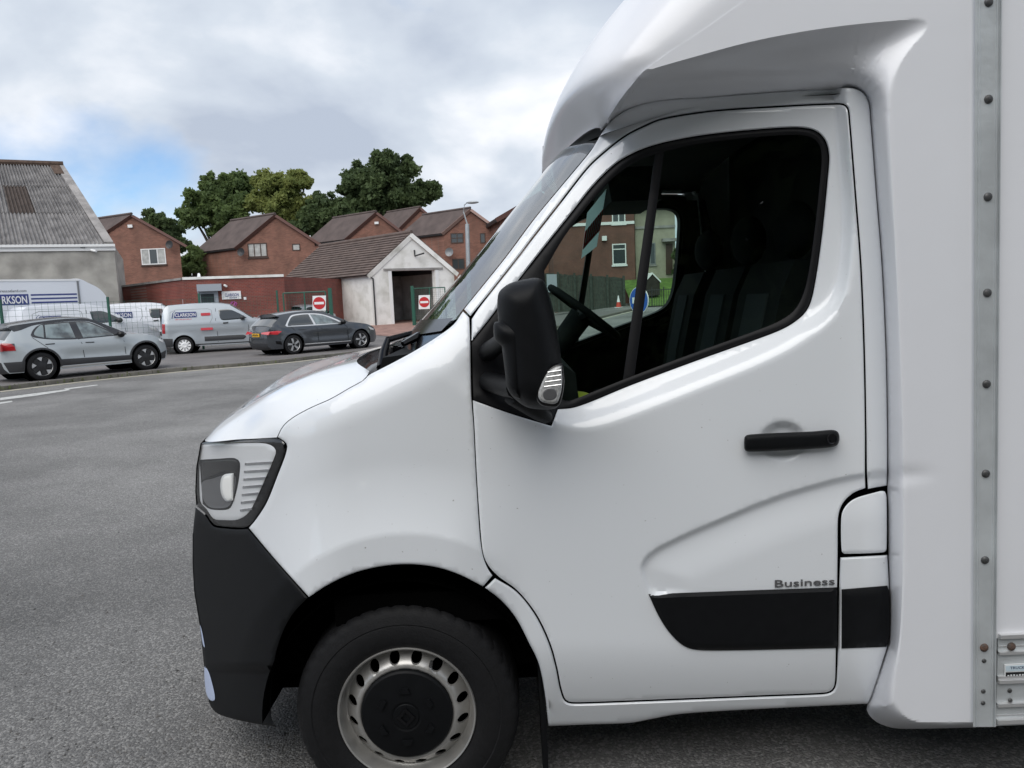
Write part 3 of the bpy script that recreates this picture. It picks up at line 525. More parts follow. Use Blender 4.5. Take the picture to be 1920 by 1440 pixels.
def FB(q):
    q = np.asarray(q, float); da_, db_ = dist(q, O_T), dist(q, O_R); hh = np.clip(.5+.5*(db_-da_)/34, 0, 1); do = np.clip(db_*(1-hh)+da_*hh-34*hh*(1-hh), 0, None); di = dist(q, I_); t = do/(do+di+1e-9); t = np.where(~inside(q, BAND) & (di < 4.5), 1.0, t); inb = inside(q, BAND) | (di < 4.5)
    lowf = sst(60, 180, q[:, 1]); g = np.clip(t, 0, 1)*(1-lowf)+lowf*np.clip(t, 0, 1)**2.1
    k_ = np.argmin(((q[:, None, :]-I_[None])**2).sum(2), axis=1); depth = FI[k_]-YB
    Y = YB+np.where(inb, depth*g, 0)
    x, y = q[:, 0], q[:, 1]                     # the body swage dies out on the box corner
    Y = Y+0.010*np.exp(-((y-893-(x-1670)*(-.05))/13)**2)*np.clip((1760-x)/95, 0, 1)*(x > 1640)
    return Y
SB = lambda off=0.0: (lambda uv, ins: U(uv[:, 0], uv[:, 1], FB(uv)+ins+off))
side_loop = [(p[0], p[1]) for p in A_[:8]][::-1]
sk = np.concatenate([cr([(1205, 135), (1255, 98), (1310, 62), (1370, 20), (1440, -30), (1540, -110), (1700, -230), (1832, -312)], 10, False), np.array([(1829., y) for y in range(-300, 1362, 12)])+np.c_[np.linspace(3, 0, 139), np.zeros(139)], offset_line(I_, 2.2)[::-1]])
sk = np.concatenate([sk, cr([(1124, 244), (1140, 222), (1168, 180), (1205, 135)], 10, False)[1:-1]])
panel('fairing_side', sk, 'box_paint', van, SB(), step=8, feat=[O_T[:-8]]+[offset_line(O_R, k)[(O_R[:, 1] > 212) & (O_R[:, 1] < 1235)] for k in (-4, 0, 4, 8, 12, 16)], dense=[np.stack([a.ravel() for a in np.meshgrid(np.arange(1618, 1826, 3.3), np.arange(1242, 1368, 3.3))], 1), np.stack([a.ravel() for a in np.meshgrid(np.arange(1600, 1790, 3.1), np.arange(28, 205, 3.1))], 1)+np.random.RandomState(1).rand(62*58, 2)*.6], roll=0, lip=.02, mirror=MIR, smooth=30)
# box body behind the fairing
xb0 = U(1852, 600, YB)[0]; xb1 = xb0+3.3; zb0 = U(1852, 1362, YB)[2]; zt = 3.15; zr = U(1900, 1196, YB)[2]
mb = MB(); mb.box((xb0, YB+.002, zr), (xb1-xb0, 0, 0), (0, .03, 0), (0, 0, zt-zr)); mb.build('box_side_panel', 'box_paint', van)
mb = MB(); mb.box((xb0, 2*YC-YB-.032, zb0), (xb1-xb0, 0, 0), (0, .03, 0), (0, 0, zt-zb0)); mb.build('box_side_panel', 'box_paint', van)
mb = MB(); mb.box((xb0-.3, YB, zt), (xb1-xb0+.3, 0, 0), (0, 2*(YC-YB), 0), (0, 0, .03)); mb.build('box_roof', 'box_paint', van)
mb = MB(); mb.box((xb1, YB, zb0), (.03, 0, 0), (0, 2*(YC-YB), 0), (0, 0, zt-zb0)); mb.build('rear_shutter', 'box_paint', van)
mb = MB(); mb.box((xb0, YB+.04, zb0+.02), (xb1-xb0, 0, 0), (0, 2*(YC-YB)-.08, 0), (0, 0, .12)); mb.build('box_floor', 'dark_inside', van)
# corner strip with its ribs and rivets
strip_px = lambda t: ([1829+(1824.5-1829)*t, 1882+(1867-1882)*t])
lines = []
for fr_, dp in ((0, 0), (.0, -.012), (.08, -.012), (.12, -.009), (.16, -.012), (.2, -.012), (.22, -.010), (.78, -.010), (.8, -.013), (.86, -.013), (.88, -.009), (.93, -.009), (.96, -.016), (1, -.016), (1, .004)):
    lines.append([U(strip_px(t)[0]*(1-fr_)+strip_px(t)[1]*fr_, -320+(1363+320)*t-(5 if 0 else 0), YB+dp) for t in np.linspace(0, 1, 6)])
v = np.array(lines).reshape(-1, 3); n = 6
stp = obj('corner_strip', v, [(i*n+k, i*n+k+1, (i+1)*n+k+1, (i+1)*n+k) for i in range(len(lines)-1) for k in range(n-1)], 'alu', van)
def stud(px, py, Y, r, m, par):
    p = U(px, py, Y); mb = MB(); mb.lathe([(r, 0), (r*.98, -r*.22), (r*.75, -r*.45), (r*.35, -r*.56), (.0005, -r*.58)], p, (0, 1, 0), 14); return mb.build('rivet', m, par, 40)
for px, py in ((1853.5, 4), (1853, 186), (1852, 369), (1851, 549), (1849.5, 720), (1848, 888), (1846.5, 1050)): stud(px, py, YB-.010, .0118, 'rivet', stp)
stud(1845, 1214, YB-.010, .0125, 'rusty', stp)
for px, py in ((1845, 1239), (1843.5, 1296), (1843, 1318)): stud(px, py, YB-.010, .0068, 'rivet', stp)
# lower aluminium rails
xr0 = U(1869, 1280, YB)[0]
def rail(name, yt, yb, off, m, par):
    zt_, zb_ = U(1895, yt, YB+off)[2], U(1895, yb, YB+off)[2]; mb = MB(); mb.box((xr0, YB+off, zb_), (xb1-xr0, 0, 0), (0, .05, 0), (0, 0, zt_-zb_)); return mb.build(name, m, par)
rl = rail('side_rail', 1194, 1360, -.001, 'alu', van)
for yt, yb, off in ((1191, 1198, -.012), (1211, 1212, -.003), (1223, 1228, -.010), (1268, 1274, -.007), (1276, 1282, -.012), (1320, 1326, -.012), (1340, 1341.5, -.003), (1351, 1358, -.014)): rail('rail_rib', yt, yb, off, 'alu_bright', rl)
stud(1896, 1212, YB-.002, .0125, 'rusty', rl)
for px, py in ((1893, 1295), (1894, 1313)): stud(px, py, YB-.002, .0068, 'rivet', rl)
def plate(name, pxs, Y, m, par, th=.003):
    P = [U(p[0], p[1], Y) for p in pxs]; mb = MB(); mb.prism(P, (0, th, 0)); return mb.build(name, m, par)
mat('label_white', (.75, .77, .77), .5); mat('label_blue', (.55, .66, .72), .5); mat('label_black', (.01, .01, .012), .5); mat('label_navy', (.03, .05, .12), .5)
lb = plate('maker_label', [(1884, 1246), (1990, 1241), (1990, 1266), (1884, 1271)], YB-.006, 'label_white', rl)
plate('label_band', [(1886, 1249), (1988, 1244), (1988, 1255), (1886, 1259)], YB-.0068, 'label_blue', lb, .0008); plate('label_band', [(1886, 1261), (1988, 1257), (1988, 1264), (1886, 1269)], YB-.0068, 'label_black', lb, .0008)
o = U(1894, 1255, YB-.0072); o2 = U(1985, 1251, YB-.0072); text('label_lettering', 'TRUCK', 'label_navy', lb, o, o2-o, (0, 0, 1), .0085, 0, .01, width=np.linalg.norm(o2-o)*.3)
o = U(1889, 1268, YB-.0072); o2 = U(1985, 1264, YB-.0072); marks('label_small_print', 'label_white', lb, o, o2-o, (0, 0, 1), .005, np.linalg.norm(o2-o)*.9, 16)
# --- cab inside
mb = MB(); xs = [(-.42, .8), (-.46, 1.3), (-.40, 1.475), (-.15, 1.50), (.12, 1.46), (.20, 1.40), (.22, 1.2), (.12, .8)]
mb.prism([(x, 2.33, z) for x, z in xs], (0, 1.85, 0)); mb.build('dashboard', 'cab_trim', van, 30)
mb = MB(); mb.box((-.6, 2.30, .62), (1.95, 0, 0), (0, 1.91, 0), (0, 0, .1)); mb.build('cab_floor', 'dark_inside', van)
mb = MB(); mb.box((1.30, 2.115, .6), (.03, 0, 0), (0, 2.28, 0), (0, 0, 1.9)); mb.build('bulkhead', 'cab_trim', van)
hd = [U(1135, 250, 2.36), U(1300, 198, 2.34), U(1500, 180, 2.30), U(1655, 170, 2.215)]; hd = np.array([(p[0], p[1], p[2]) for p in hd])
loft('cab_roof', [hd, hd+[-.05, .35, .03], np.c_[hd[:, 0]-.08, np.full(4, YC), hd[:, 2]+.05], mirY(hd+[-.05, .35, .03]), mirY(hd)], 'cab_trim', van, n=8)
mb = MB()
for a, b in ((2.42, 2.96),): pass
def seat(y0, y1, name='seat'):
    st = MB(); st.prism([(.42, y0, .95), (.40, y0, 1.08), (.46, y0, 1.13), (.88, y0, 1.10), (.95, y0, .95)], (0, y1-y0, 0)); s = st.build(name, 'seat_cloth', van, 30)
    bk = MB(); bk.prism([(.80, y0+.01, 1.05), (.84, y0+.01, 1.35), (.90, y0+.02, 1.62), (.96, y0+.05, 1.73), (1.06, y0+.05, 1.72), (1.10, y0+.02, 1.6), (1.04, y0, 1.05)], (0, y1-y0-.04, 0)); bk.build('backrest', 'seat_cloth', s, 30)
    ce_ = MB(); ce_.prism([(.795, y0+.13, 1.10), (.835, y0+.13, 1.36), (.893, y0+.13, 1.62), (.93, y0+.13, 1.62), (.88, y0+.13, 1.1)], (0, y1-y0-.27, 0)); ce_.build('seat_insert', 'seat_grey', s)
    hr = MB(); ym = (y0+y1)/2; hr.sphere((1.03, ym, 1.84), .13, 14, 8, (.5, 1.0, .8)); hr.build('headrest', 'seat_cloth', s, 80)
    return s
seat(2.46, 2.95); seat(2.98, 3.45); seat(3.62, 4.08)
mb = MB(); mb.tube([(1.16, 2.40, 1.95), (1.02, 2.44, 1.6), (.84, 2.45, 1.15)], .022, 5); mb.build('seat_belt', 'seat_grey', van)
mb = MB(); cw = U(1095, 585, 3.72); ax = np.array([.62, 0, .78]); n_ = 40; ua = np.array([-.78, 0, .62]); ub = np.array([0, 1., 0]); ring = [cw+.205*(ua*math.cos(t)+ub*math.sin(t)) for t in np.linspace(0, 2*math.pi, n_)]
mb.tube(ring, .017, 8, False); mb.tube([cw-ub*.2, cw-ax*.03, cw+ub*.2], .022, 6); mb.tube([cw-ua*.2, cw-ax*.03], .022, 6); mb.tube([cw-ax*.02, cw-ax*.35], [.06, .05], 8); mb.build('steering_wheel', 'cab_trim', van, 50)
mb = MB(); mb.box(U(1147, 378, 3.0), (.20, 0, 0), (0, .5, 0), (-.02, 0, .13)); mb.build('sun_visor', 'cab_trim', van)
mb = MB(); mb.sphere(U(1064, 748, 2.45), .075, 14, 8, (1.2, .8, .35)); mb.build('hi_vis_cloth', 'fluoro', van, 80)
# hire card hanging behind the windscreen
mat('card_red', (.6, .04, .04), .6); mat('card_ink', (.62, .7, .7), .6)
cmn = mat('card_white', (.75, .85, .85), .6); ctr = cmn.node_tree.nodes.new('ShaderNodeBsdfTranslucent'); ctr.inputs[0].default_value = (.7, .85, .85, 1); cmx = cmn.node_tree.nodes.new('ShaderNodeMixShader'); cmx.inputs[0].default_value = .6
cmn.node_tree.links.new(cmn.node_tree.nodes['Principled BSDF'].outputs[0], cmx.inputs[1]); cmn.node_tree.links.new(ctr.outputs[0], cmx.inputs[2]); cmn.node_tree.links.new(cmx.outputs[0], cmn.node_tree.nodes['Material Output'].inputs[0])
cq = [U(1137, 354, 2.95), U(1101, 399, 2.75), U(1090, 485, 2.78), U(1119, 462, 2.98)]
card = thing('hanging_card', 'white and red card hung inside the windscreen of the white van', 'card', cq[2])
def cp(s, t, o=0): p = (cq[0]*(1-s)+cq[1]*s)*(1-t)+(cq[3]*(1-s)+cq[2]*s)*t; nn = np.cross(cq[1]-cq[0], cq[3]-cq[0]); nn /= np.linalg.norm(nn); nn = nn*(1 if nn[1] < 0 else -1); return p+nn*o
mb = MB(); mb.add([cp(0, 0), cp(1, 0), cp(1, 1), cp(0, 1)], [(0, 1, 2, 3)]); mb.build('card_sheet', 'card_white', card)
mb = MB(); mb.prism([cp(-.0, .34, .001), cp(1, .40, .001), cp(1, .80, .001), cp(0, .72, .001)], cp(0, 0, .0006)-cp(0, 0)); mb.build('card_band', 'card_red', card)
for k in range(7):
    s0 = .06+k*.13; mb = MB(); mb.prism([cp(s0, .37, .002), cp(s0+.05, .37, .002), cp(s0+.09, .68, .002), cp(s0+.04, .68, .002)], cp(0, 0, .0005)-cp(0, 0)); mb.build('card_lettering', 'card_ink', card)
# ================================================================== ground, kerb, pavement
def T(X, Y):
    X = np.asarray(X, float); Y = np.asarray(Y, float)
    return 0.02*np.clip(Y-27, 0, 40)+0.55*sst(1, 8, X)*sst(18, 45, Y)
def TG(px, py, dz=0.0):      # where a traced pixel meets the terrain
    d = rays(px, py); ts = np.linspace(1.5, 120, 4000); P = np.array([0, 0, H])+ts[:, None]*d
    k = np.argmax(P[:, 2] < T(P[:, 0], P[:, 1])+dz)
    return P[k] if P[k, 2] < T(P[k, 0], P[k, 1])+dz else P[-1]
def sheet(name, xs, ys, m, dz=0.0, mask=None):
    X, Y = np.meshgrid(xs, ys); v = np.c_[X.ravel(), Y.ravel(), T(X, Y).ravel()+dz]; n = len(xs)
    f = [(j*n+i, j*n+i+1, (j+1)*n+i+1, (j+1)*n+i) for j in range(len(ys)-1) for i in range(n-1)]
    return tag(obj(name, v, f, m, None, 60), kind='structure')
mat('earth', (0.07, 0.075, 0.05), .95, var=.3, vscale=.4)
mat('kerb', (.15, .14, .12), .9, var=.3, vscale=3, bump=.3, bscale=40); mat('paint_white', (.5, .5, .48), .8, col2=(.2, .2, .195), vscale=9, thr=(.52, .72), detail=8); mat('paint_cream', (.45, .42, .33), .8, col2=(.2, .19, .16), vscale=9, thr=(.5, .75), detail=8)
mat('tar', (.06, .06, .062), .7, var=.3, vscale=20); mat('brick_paving', (.27, .16, .13), .9, var=.3, vscale=2.5)
g = MB(); g.add([(-400, -200, -.6), (400, -200, -.6), (400, 500, -.6), (-400, 500, -.6)], [(0, 1, 2, 3)]); tag(g.build('ground', 'earth'), kind='structure')
sheet('road', np.linspace(-70, 70, 71), np.linspace(-14, 75, 46), 'asphalt')
# far kerb line traced on the road, then carried on straight both ways
kl = [TG(x, y) for x, y in ((0, 733), (90, 722), (180, 712), (270, 703), (350, 695), (440, 688), (520, 681), (600, 672), (660, 665))]
d0 = kl[0]-kl[2]; d0 /= np.linalg.norm(d0); d1 = kl[-1]-kl[-4]; d1 /= np.linalg.norm(d1); d1 = np.array([.62, .78, 0])
kl = [kl[0]+d0*16, kl[0]+d0*5]+kl+[kl[-1]+d1*4, kl[-1]+d1*20]
kc = cr3(kl, 10); kc[:, 2] = T(kc[:, 0], kc[:, 1])
dd = np.r_[0, np.cumsum(np.linalg.norm(np.diff(kc, axis=0), axis=1))]
def ka(s): p = np.array([np.interp(s, dd, kc[:, k]) for k in range(3)]); q = np.array([np.interp(s+.1, dd, kc[:, k]) for k in range(3)]); t = (q-p); t /= np.linalg.norm(t); return p, t, np.array([-t[1], t[0], 0])
pv_ = MB(); rows = []
for s in np.arange(0, dd[-1]-.2, 1.0):
    p, t, nn = ka(s); rows.append([(p+nn*w+np.array([0, 0, 0]))[:2] for w in (.14, 1.5, 4, 8, 14, 22, 32)])
rows = np.array(rows); v = np.c_[rows.reshape(-1, 2), T(rows[..., 0], rows[..., 1]).ravel()+.095]; n = 7
pav = tag(obj('pavement', v, [(i*n+k, i*n+k+1, (i+1)*n+k+1, (i+1)*n+k) for i in range(len(rows)-1) for k in range(n-1)], 'pave_tar', None, 60), kind='structure')
s = 0.0
while s < dd[-1]-1.2:
    L = .9; p, t, nn = ka(s); q, _, _ = ka(s+L-.018); up = np.array([0, 0, .10+rnd.uniform(-.006, .006)]); a = q-p
    mb = MB(); mb.box(p+nn*.005+np.array([0, 0, -.1]), a, nn*.13, up+np.array([0, 0, .1])); mb.build('kerb_stone', 'kerb', pav); s += L
def road_line(name, s0, s1, w0, w1, m, dz=.005):
    A = []; ss = np.arange(s0, s1, .6)
    for s in ss: p, t, nn = ka(s); A += [p-nn*w0, p-nn*w1]
    A = np.array(A); A[:, 2] = T(A[:, 0], A[:, 1])+dz
    return tag(obj(name, A, [(2*i, 2*i+1, 2*i+3, 2*i+2) for i in range(len(ss)-1)], m), kind='structure')
road_line('edge_line', 0, dd[-1]-.5, .16, .40, 'paint_cream')
for k, pts in enumerate(([(0, 746.5), (60, 738.5), (128, 730), (132, 732), (70, 742), (0, 751)], [(-60, 765), (0, 755), (22, 752), (24, 754), (0, 758), (-40, 768)], [(120, 729), (182, 721.5), (184, 723), (124, 731)])):
    P = np.array([TG(x, y) for x, y in pts]); P[:, 2] += .006; mb = MB(); mb.add(P, [tuple(range(len(P)))]); tag(mb.build('road_marking', 'paint_white'), kind='structure')
# loose grit on the tarmac
gv, gf = [], []
for i in range(700):
    p = G(rnd.uniform(-40, 560), 760+680*rnd.random()**.6); r = rnd.uniform(.002, .007)*(1.5 if rnd.random() < .1 else 1); n0 = len(gv); a = rnd.uniform(0, 6.3)
    for dx_, dy_, dz_ in ((1, 0, .2), (0, 1, .25), (-1, 0, .2), (0, -1, .15), (.1, .1, .9)): gv.append((p[0]+r*(dx_*math.cos(a)-dy_*math.sin(a))*rnd.uniform(.7, 1.3), p[1]+r*(dx_*math.sin(a)+dy_*math.cos(a))*rnd.uniform(.7, 1.3), dz_*r))
    gf += [(n0, n0+1, n0+4), (n0+1, n0+2, n0+4), (n0+2, n0+3, n0+4), (n0+3, n0, n0+4)]
mat('grit', (.06, .06, .06), .9, col2=(.2, .19, .18), vscale=3)
tag(obj('loose_grit', gv, gf, 'grit'), 'scattered loose grit on the near tarmac', 'grit', kind='stuff')
# weeds along the kerb
mat('weed', (.10, .12, .045), .9, var=.35, vscale=4)
wv, wf = [], []
for i in range(420):
    s = 6+abs(rnd.gauss(0, 1))*9+rnd.choice([0, 3, 7]); p, t, nn = ka(min(s, dd[-1]-1)); p = p+nn*rnd.uniform(-.06, .16)+t*rnd.uniform(-.5, .5); h = rnd.uniform(.0, .05)*(1.6 if rnd.random() < .06 else 1); a = rnd.uniform(0, 6.3); w = rnd.uniform(.01, .03)
    z = T(p[0], p[1])+.02; n0 = len(wv); ca, sa = math.cos(a)*w, math.sin(a)*w; lx, ly = rnd.uniform(-.05, .05), rnd.uniform(-.05, .05)
    wv += [(p[0]-ca, p[1]-sa, z), (p[0]+ca, p[1]+sa, z), (p[0]+lx+ca*.4, p[1]+ly+sa*.4, z+h+.05), (p[0]+lx-ca*.4, p[1]+ly-sa*.4, z+h+.05)]; wf.append((n0, n0+1, n0+2, n0+3))
tag(obj('kerb_weeds', wv, wf, 'weed'), 'short green weeds growing along the far kerb', 'weeds', kind='stuff')

# ================================================================== buildings
mat('harl', (.34, .325, .295), .95, var=.3, vscale=1.1, detail=8, bump=.5, bscale=30); mat('white_upvc', (.78, .78, .77), .5); mat('brown_upvc', (.06, .035, .026), .6)
mat('corrugated', (.12, .115, .115), .9, col2=(.25, .24, .235), vscale=2.2, detail=8); mat('corr_brown', (.075, .058, .05), .9, var=.2, vscale=3); mat('moss_brown', (.09, .06, .045), .95, var=.3, vscale=5)
mat('concrete_skew', (.28, .265, .255), .95, var=.25, vscale=2)
mat('roof_brown', (.095, .072, .066), .9, var=.2, vscale=1.2, detail=7, bump=.3, bscale=8); mat('roof_tile', (.115, .085, .074), .9, var=.22, vscale=1.8, detail=6)
mat('bargeboard', (.10, .045, .035), .7); mat('barge_light', (.30, .2, .17), .7)
mat('white_render', (.80, .79, .76), .9, col2=(.5, .49, .44), vscale=1.3, thr=(.45, .75), detail=9); mat('cream_render', (.33, .31, .24), .9, var=.12, vscale=2)
mat('pane', (.05, .06, .065), .06, spec=.7); mat('pane_curtain', (.42, .42, .4), .25, var=.25, vscale=3); mat('dark_metal', (.03, .03, .032), .5); mat('mid_metal', (.22, .225, .23), .5, metal=.4)
mat('shutter_grey', (.33, .36, .40), .5); mat('sign_white', (.78, .78, .78), .5); mat('sign_red', (.5, .02, .025), .4); mat('sign_blue', (.02, .1, .42), .4); mat('logo_navy', (.035, .05, .2), .5); mat('logo_red', (.6, .06, .08), .5)
mat('green_steel', (.015, .09, .06), .5); mat('galv', (.42, .44, .45), .45, metal=.4, var=.1, vscale=5); mat('graffiti', (.5, .12, .4), .7)
def window(par, a, b, zb, zt_, nrm, panes=3, m='white_upvc', glassm='pane', sill=None, cross=None):
    """Window between plan points a and b on a wall; nrm points outward."""
    a, b, nrm = (np.array(t, float) for t in (a, b, nrm)); u = b-a; L = np.linalg.norm(u); u /= L; fw = .07
    mb = MB()
    def bar(s0, s1, z0, z1, o0=-.03, o1=.035): mb.box(a+u*s0+nrm*o0+np.array([0, 0, z0]), u*(s1-s0), nrm*(o1-o0), (0, 0, z1-z0))
    bar(0, L, zb, zb+fw); bar(0, L, zt_-fw, zt_); bar(0, fw, zb+fw, zt_-fw); bar(L-fw, L, zb+fw, zt_-fw)
    for k in range(1, panes): bar(L*k/panes-fw*.5, L*k/panes+fw*.5, zb+fw, zt_-fw, -.03, .03)
    if cross: bar(fw, L-fw, zb+(zt_-zb)*cross-.03, zb+(zt_-zb)*cross+.03, -.03, .027)
    w = mb.build('window', m, par)
    for k in range(panes):
        mb = MB(); mb.box(a+u*(L*k/panes)+nrm*.004+np.array([0, 0, zb+.02]), u*(L/panes), nrm*.006, (0, 0, zt_-zb-.04)); mb.build('pane', glassm if not isinstance(glassm, (list, tuple)) else glassm[k % len(glassm)], w)
    if sill: mb = MB(); mb.box(a-u*.06+nrm*.001+np.array([0, 0, zb-.12]), u*(L+.12), nrm*.08, (0, 0, .11)); mb.build('sill', sill, w)
    return w
def wallwin(par, p0, p1, y0, y1, A, B, **k):
    """Window given by pixels on the vertical wall through plan points A, B."""
    A = np.array(A, float); B = np.array(B, float); u = (B-A)[:2]; nn = np.array([u[1], -u[0]]); nn /= np.linalg.norm(nn)
    def hit(px, py): d = rays(px, py); t = (nn@A[:2])/(nn@d[:2]); return np.array([0, 0, H])+t*d
    a, b = hit(p0, (y0+y1)/2), hit(p1, (y0+y1)/2); zt_, zb = hit((p0+p1)/2, y0)[2], hit((p0+p1)/2, y1)[2]; a[2] = b[2] = 0
    if nn@(np.zeros(2)-A[:2]) < 0: nn = -nn
    return window(par, a, b, zb, zt_, np.array([nn[0], nn[1], 0]), **k)
def gable_house(name, label, gl, gr, ap, far, Y, wallm, roofm, barge, base=0., over=.25, group=None, Y2=None, wins=(), Lmax=None):
    pl = U(gl[0], gl[1], Y); pr = U(gr[0], gr[1], Y2 or Y); ze = (pl[2]+pr[2])/2; pl[2] = pr[2] = ze
    ym = (pl[1]+pr[1])/2; pa = U(ap[0], ap[1], ym); pa = np.array([(pl[0]+pr[0])/2*.35+pa[0]*.65, ym, pa[2]])
    yf = min(max(Yz(far[0], far[1], ze), Y+3), Y+14); fa = U(far[0], far[1], yf); d = np.array([fa[0]-pl[0], fa[1]-pl[1], 0])
    h = thing(name, label, 'house', (pa[0], pa[1], base), 0, group); dn = d/np.linalg.norm(d)
    lo = lambda p: np.array([p[0], p[1], base])
    mb = MB(); ins = .0
    Lw = [lo(pl), lo(pr), pr, pa, pl]; Bk = [p+d for p in Lw]
    mb.add(Lw+Bk, [(0, 1, 2, 3, 4), (9, 8, 7, 6, 5), (0, 4, 9, 5), (1, 6, 7, 2)]); mb.build('wall', wallm, h)
    rf = None
    for side, e in ((0, pl), (1, pr)):
        sl = e-pa; L = np.linalg.norm(sl); sl /= L; e2 = e+sl*over*1.4; nn = np.cross(sl, dn); nn = nn*(1 if nn[2] > 0 else -1); o = pa-dn*over+nn*.02
        mb = MB(); mb.box(o, e2-pa, d+dn*2*over, nn*.14); r = mb.build('roof_slope', roofm, h)
        b = MB(); b.box(pa-dn*(over+.04)-nn*.16+sl*.02, e2-pa-sl*.0, dn*.035, nn*.34); b.build('bargeboard', barge, r)
        if side == 0: b = MB(); b.box(e2-dn*over-nn*.12-np.array([0, 0, .0]), d+dn*2*over, sl*.07, nn*.16); b.build('gutter', 'dark_metal', r)
    mb = MB(); mb.tube([pa-dn*over+[0, 0, .16], pa+d+dn*over+[0, 0, .16]], .11, 6); mb.build('ridge', roofm, h)
    for w in wins: wallwin(h, *w[:4], pl, pr, **w[4])
    h['_'] = 0; del h['_']
    return h, pl, pr, pa, d
def dish(par, px, py, Y, r=.32, m='dark_metal'):
    c = U(px, py, Y); mb = MB(); mb.lathe([(.02, .0), (r*.6, -.03), (r, -.1), (r, -.115), (r*.6, -.045), (.02, -.02)], c, np.array([.25, 1, -.15]), 20); mb.tube([c, c+np.array([.05, .25, 0])], .02, 6); mb.tube([c+np.array([0, 0, -r*.8]), c+np.array([-.05, -.3, -.1])], .012, 5); return mb.build('satellite_dish', m, par, 40)
W3 = dict(panes=3, m='white_upvc', glassm=['pane_curtain', 'pane', 'pane_curtain'], sill='brown_upvc')
hA = gable_house('brick_house', 'brick house beside the grey shed, white three-pane window in its gable', (150, 462), (337, 462), (246, 405), (60, 470), 58, 'brick_house', 'roof_brown', 'bargeboard', wins=[(265, 311, 466, 496, W3)])
dish(hA[0], 319, 459, 57.6); mb = MB(); mb.cbox(U(244, 424, 57.9), .35, .08, .22); mb.build('gable_vent', 'white_upvc', hA[0])
hB = gable_house('brick_house', 'brick house with dark-framed three-pane window and dish, above the brick office', (443, 456), (590, 461), (512, 405), (371, 465), 60, 'brick_house', 'roof_brown', 'bargeboard', wins=[(465, 501, 456, 482, dict(panes=3, m='brown_upvc', glassm='pane_curtain', sill='brown_upvc')), (548, 563, 457, 470, dict(panes=1, m='brown_upvc', glassm='pane_curtain'))])
dish(hB[0], 453, 473, 59.6)
hC = gable_house('brick_house', 'brick house whose small gable rises just over the white garage roof', (649, 447), (756, 440), (703, 400), (578, 455), 66, 'brick_house', 'roof_brown', 'bargeboard', wins=[(661, 677, 448, 458, dict(panes=1, m='white_upvc'))])
mb = MB(); mb.cbox(U(706, 418, 65.9), .35, .08, .2); mb.build('gable_vent', 'white_upvc', hC[0])
hD = gable_house('brick_house', 'brick house farthest back, only its roof and gable tip showing', (745, 430), (826, 428), (786, 391), (690, 432), 76, 'brick_house', 'roof_brown', 'bargeboard')
hE = gable_house('brick_house', 'brick house behind the lamp post with two dark windows and a pale bargeboard', (831, 431), (927, 433), (878, 394), (752, 440), 60, 'brick_house', 'roof_brown', 'barge_light', wins=[(845, 869, 437, 456, dict(panes=2, m='brown_upvc', glassm='pane', cross=.5)), (900, 910, 437, 456, dict(panes=1, m='brown_upvc')), (848, 871, 485, 505, dict(panes=2, m='brown_upvc', glassm='pane'))])
dish(hE[0], 843, 473, 59.6, .34, 'mid_metal')
hF = gable_house('brick_house', 'brick house half hidden behind the van windscreen, dark tiled roof showing', (937, 406), (1090, 406), (1012, 366), (912, 425), 56, 'brick_house', 'roof_brown', 'bargeboard')
# --- white garage
gr_ = thing('white_garage', 'white painted garage with brown tiled roof and an open doorway', 'garage', U(771, 600, 45)*[1, 1, 0]+[0, 0, .3])
pl = U(694, 511, 44); pr = U(851, 508, 46.5); ze = (pl[2]+pr[2])/2; pl[2] = pr[2] = ze; pa = U(771, 439, 45.2); pa[:2] = (pl[:2]+pr[:2])/2
yf = Yz(532, 527, ze); fa = U(532, 527, yf); d = np.array([fa[0]-pl[0], fa[1]-pl[1], 0]); dn = d/np.linalg.norm(d); zg = .25; u = (pr-pl); Lg = np.linalg.norm(u); u /= Lg
def gp(px, py):      # pixel on the gable wall
    nn = np.array([u[1], -u[0]]); dr = rays(px, py); t = (nn@pl[:2])/(nn@dr[:2]); return np.array([0, 0, H])+t*dr
o0, o1 = gp(734, 507), gp(815, 507); s0, s1 = (o0-pl)@u, (o1-pl)@u; zd = (o0[2]+o1[2])/2
P = lambda s, z: np.array([pl[0]+u[0]*s, pl[1]+u[1]*s, z])
sa = (pa-pl)@u; slope = lambda s: ze+(pa[2]-ze)*(s/sa if s < sa else (Lg-s)/(Lg-sa))
mb = MB(); mb.add([P(0, zg), P(s0, zg), P(s0, slope(s0)), P(0, ze)], [(0, 1, 2, 3)]); mb.add([P(s1, zg), P(Lg, zg), P(Lg, ze), P(s1, slope(s1))], [(0, 1, 2, 3)])
mb.add([P(s0, zd), P(s1, zd), P(s1, slope(s1)), pa, P(s0, slope(s0))], [(0, 1, 2, 3, 4)])
for q in (s0, s1): mb.add([P(q, zg), P(q, zd), P(q, zd)+dn*.28, P(q, zg)+dn*.28], [(0, 1, 2, 3)])
mb.add([P(s0, zd), P(s1, zd), P(s1, zd)+dn*.28, P(s0, zd)+dn*.28], [(0, 1, 2, 3)])
mb.add([P(0, zg), P(0, ze), P(0, ze)+d, P(0, zg)+d], [(0, 1, 2, 3)]); mb.add([P(Lg, zg), P(Lg, ze), P(Lg, ze)+d, P(Lg, zg)+d], [(0, 1, 2, 3)]); mb.add([P(0, zg)+d, P(Lg, zg)+d, P(Lg, ze)+d, pa+d, P(0, ze)+d], [(0, 1, 2, 3, 4)])
mb.build('wall', 'white_render', gr_)
mb = MB(); mb.box(P(s0-.5, zd+.02)-dn*.06, u*(s1-s0+1.0), dn*.05, (0, 0, .12)); mb.build('lintel', 'concrete_skew', gr_)
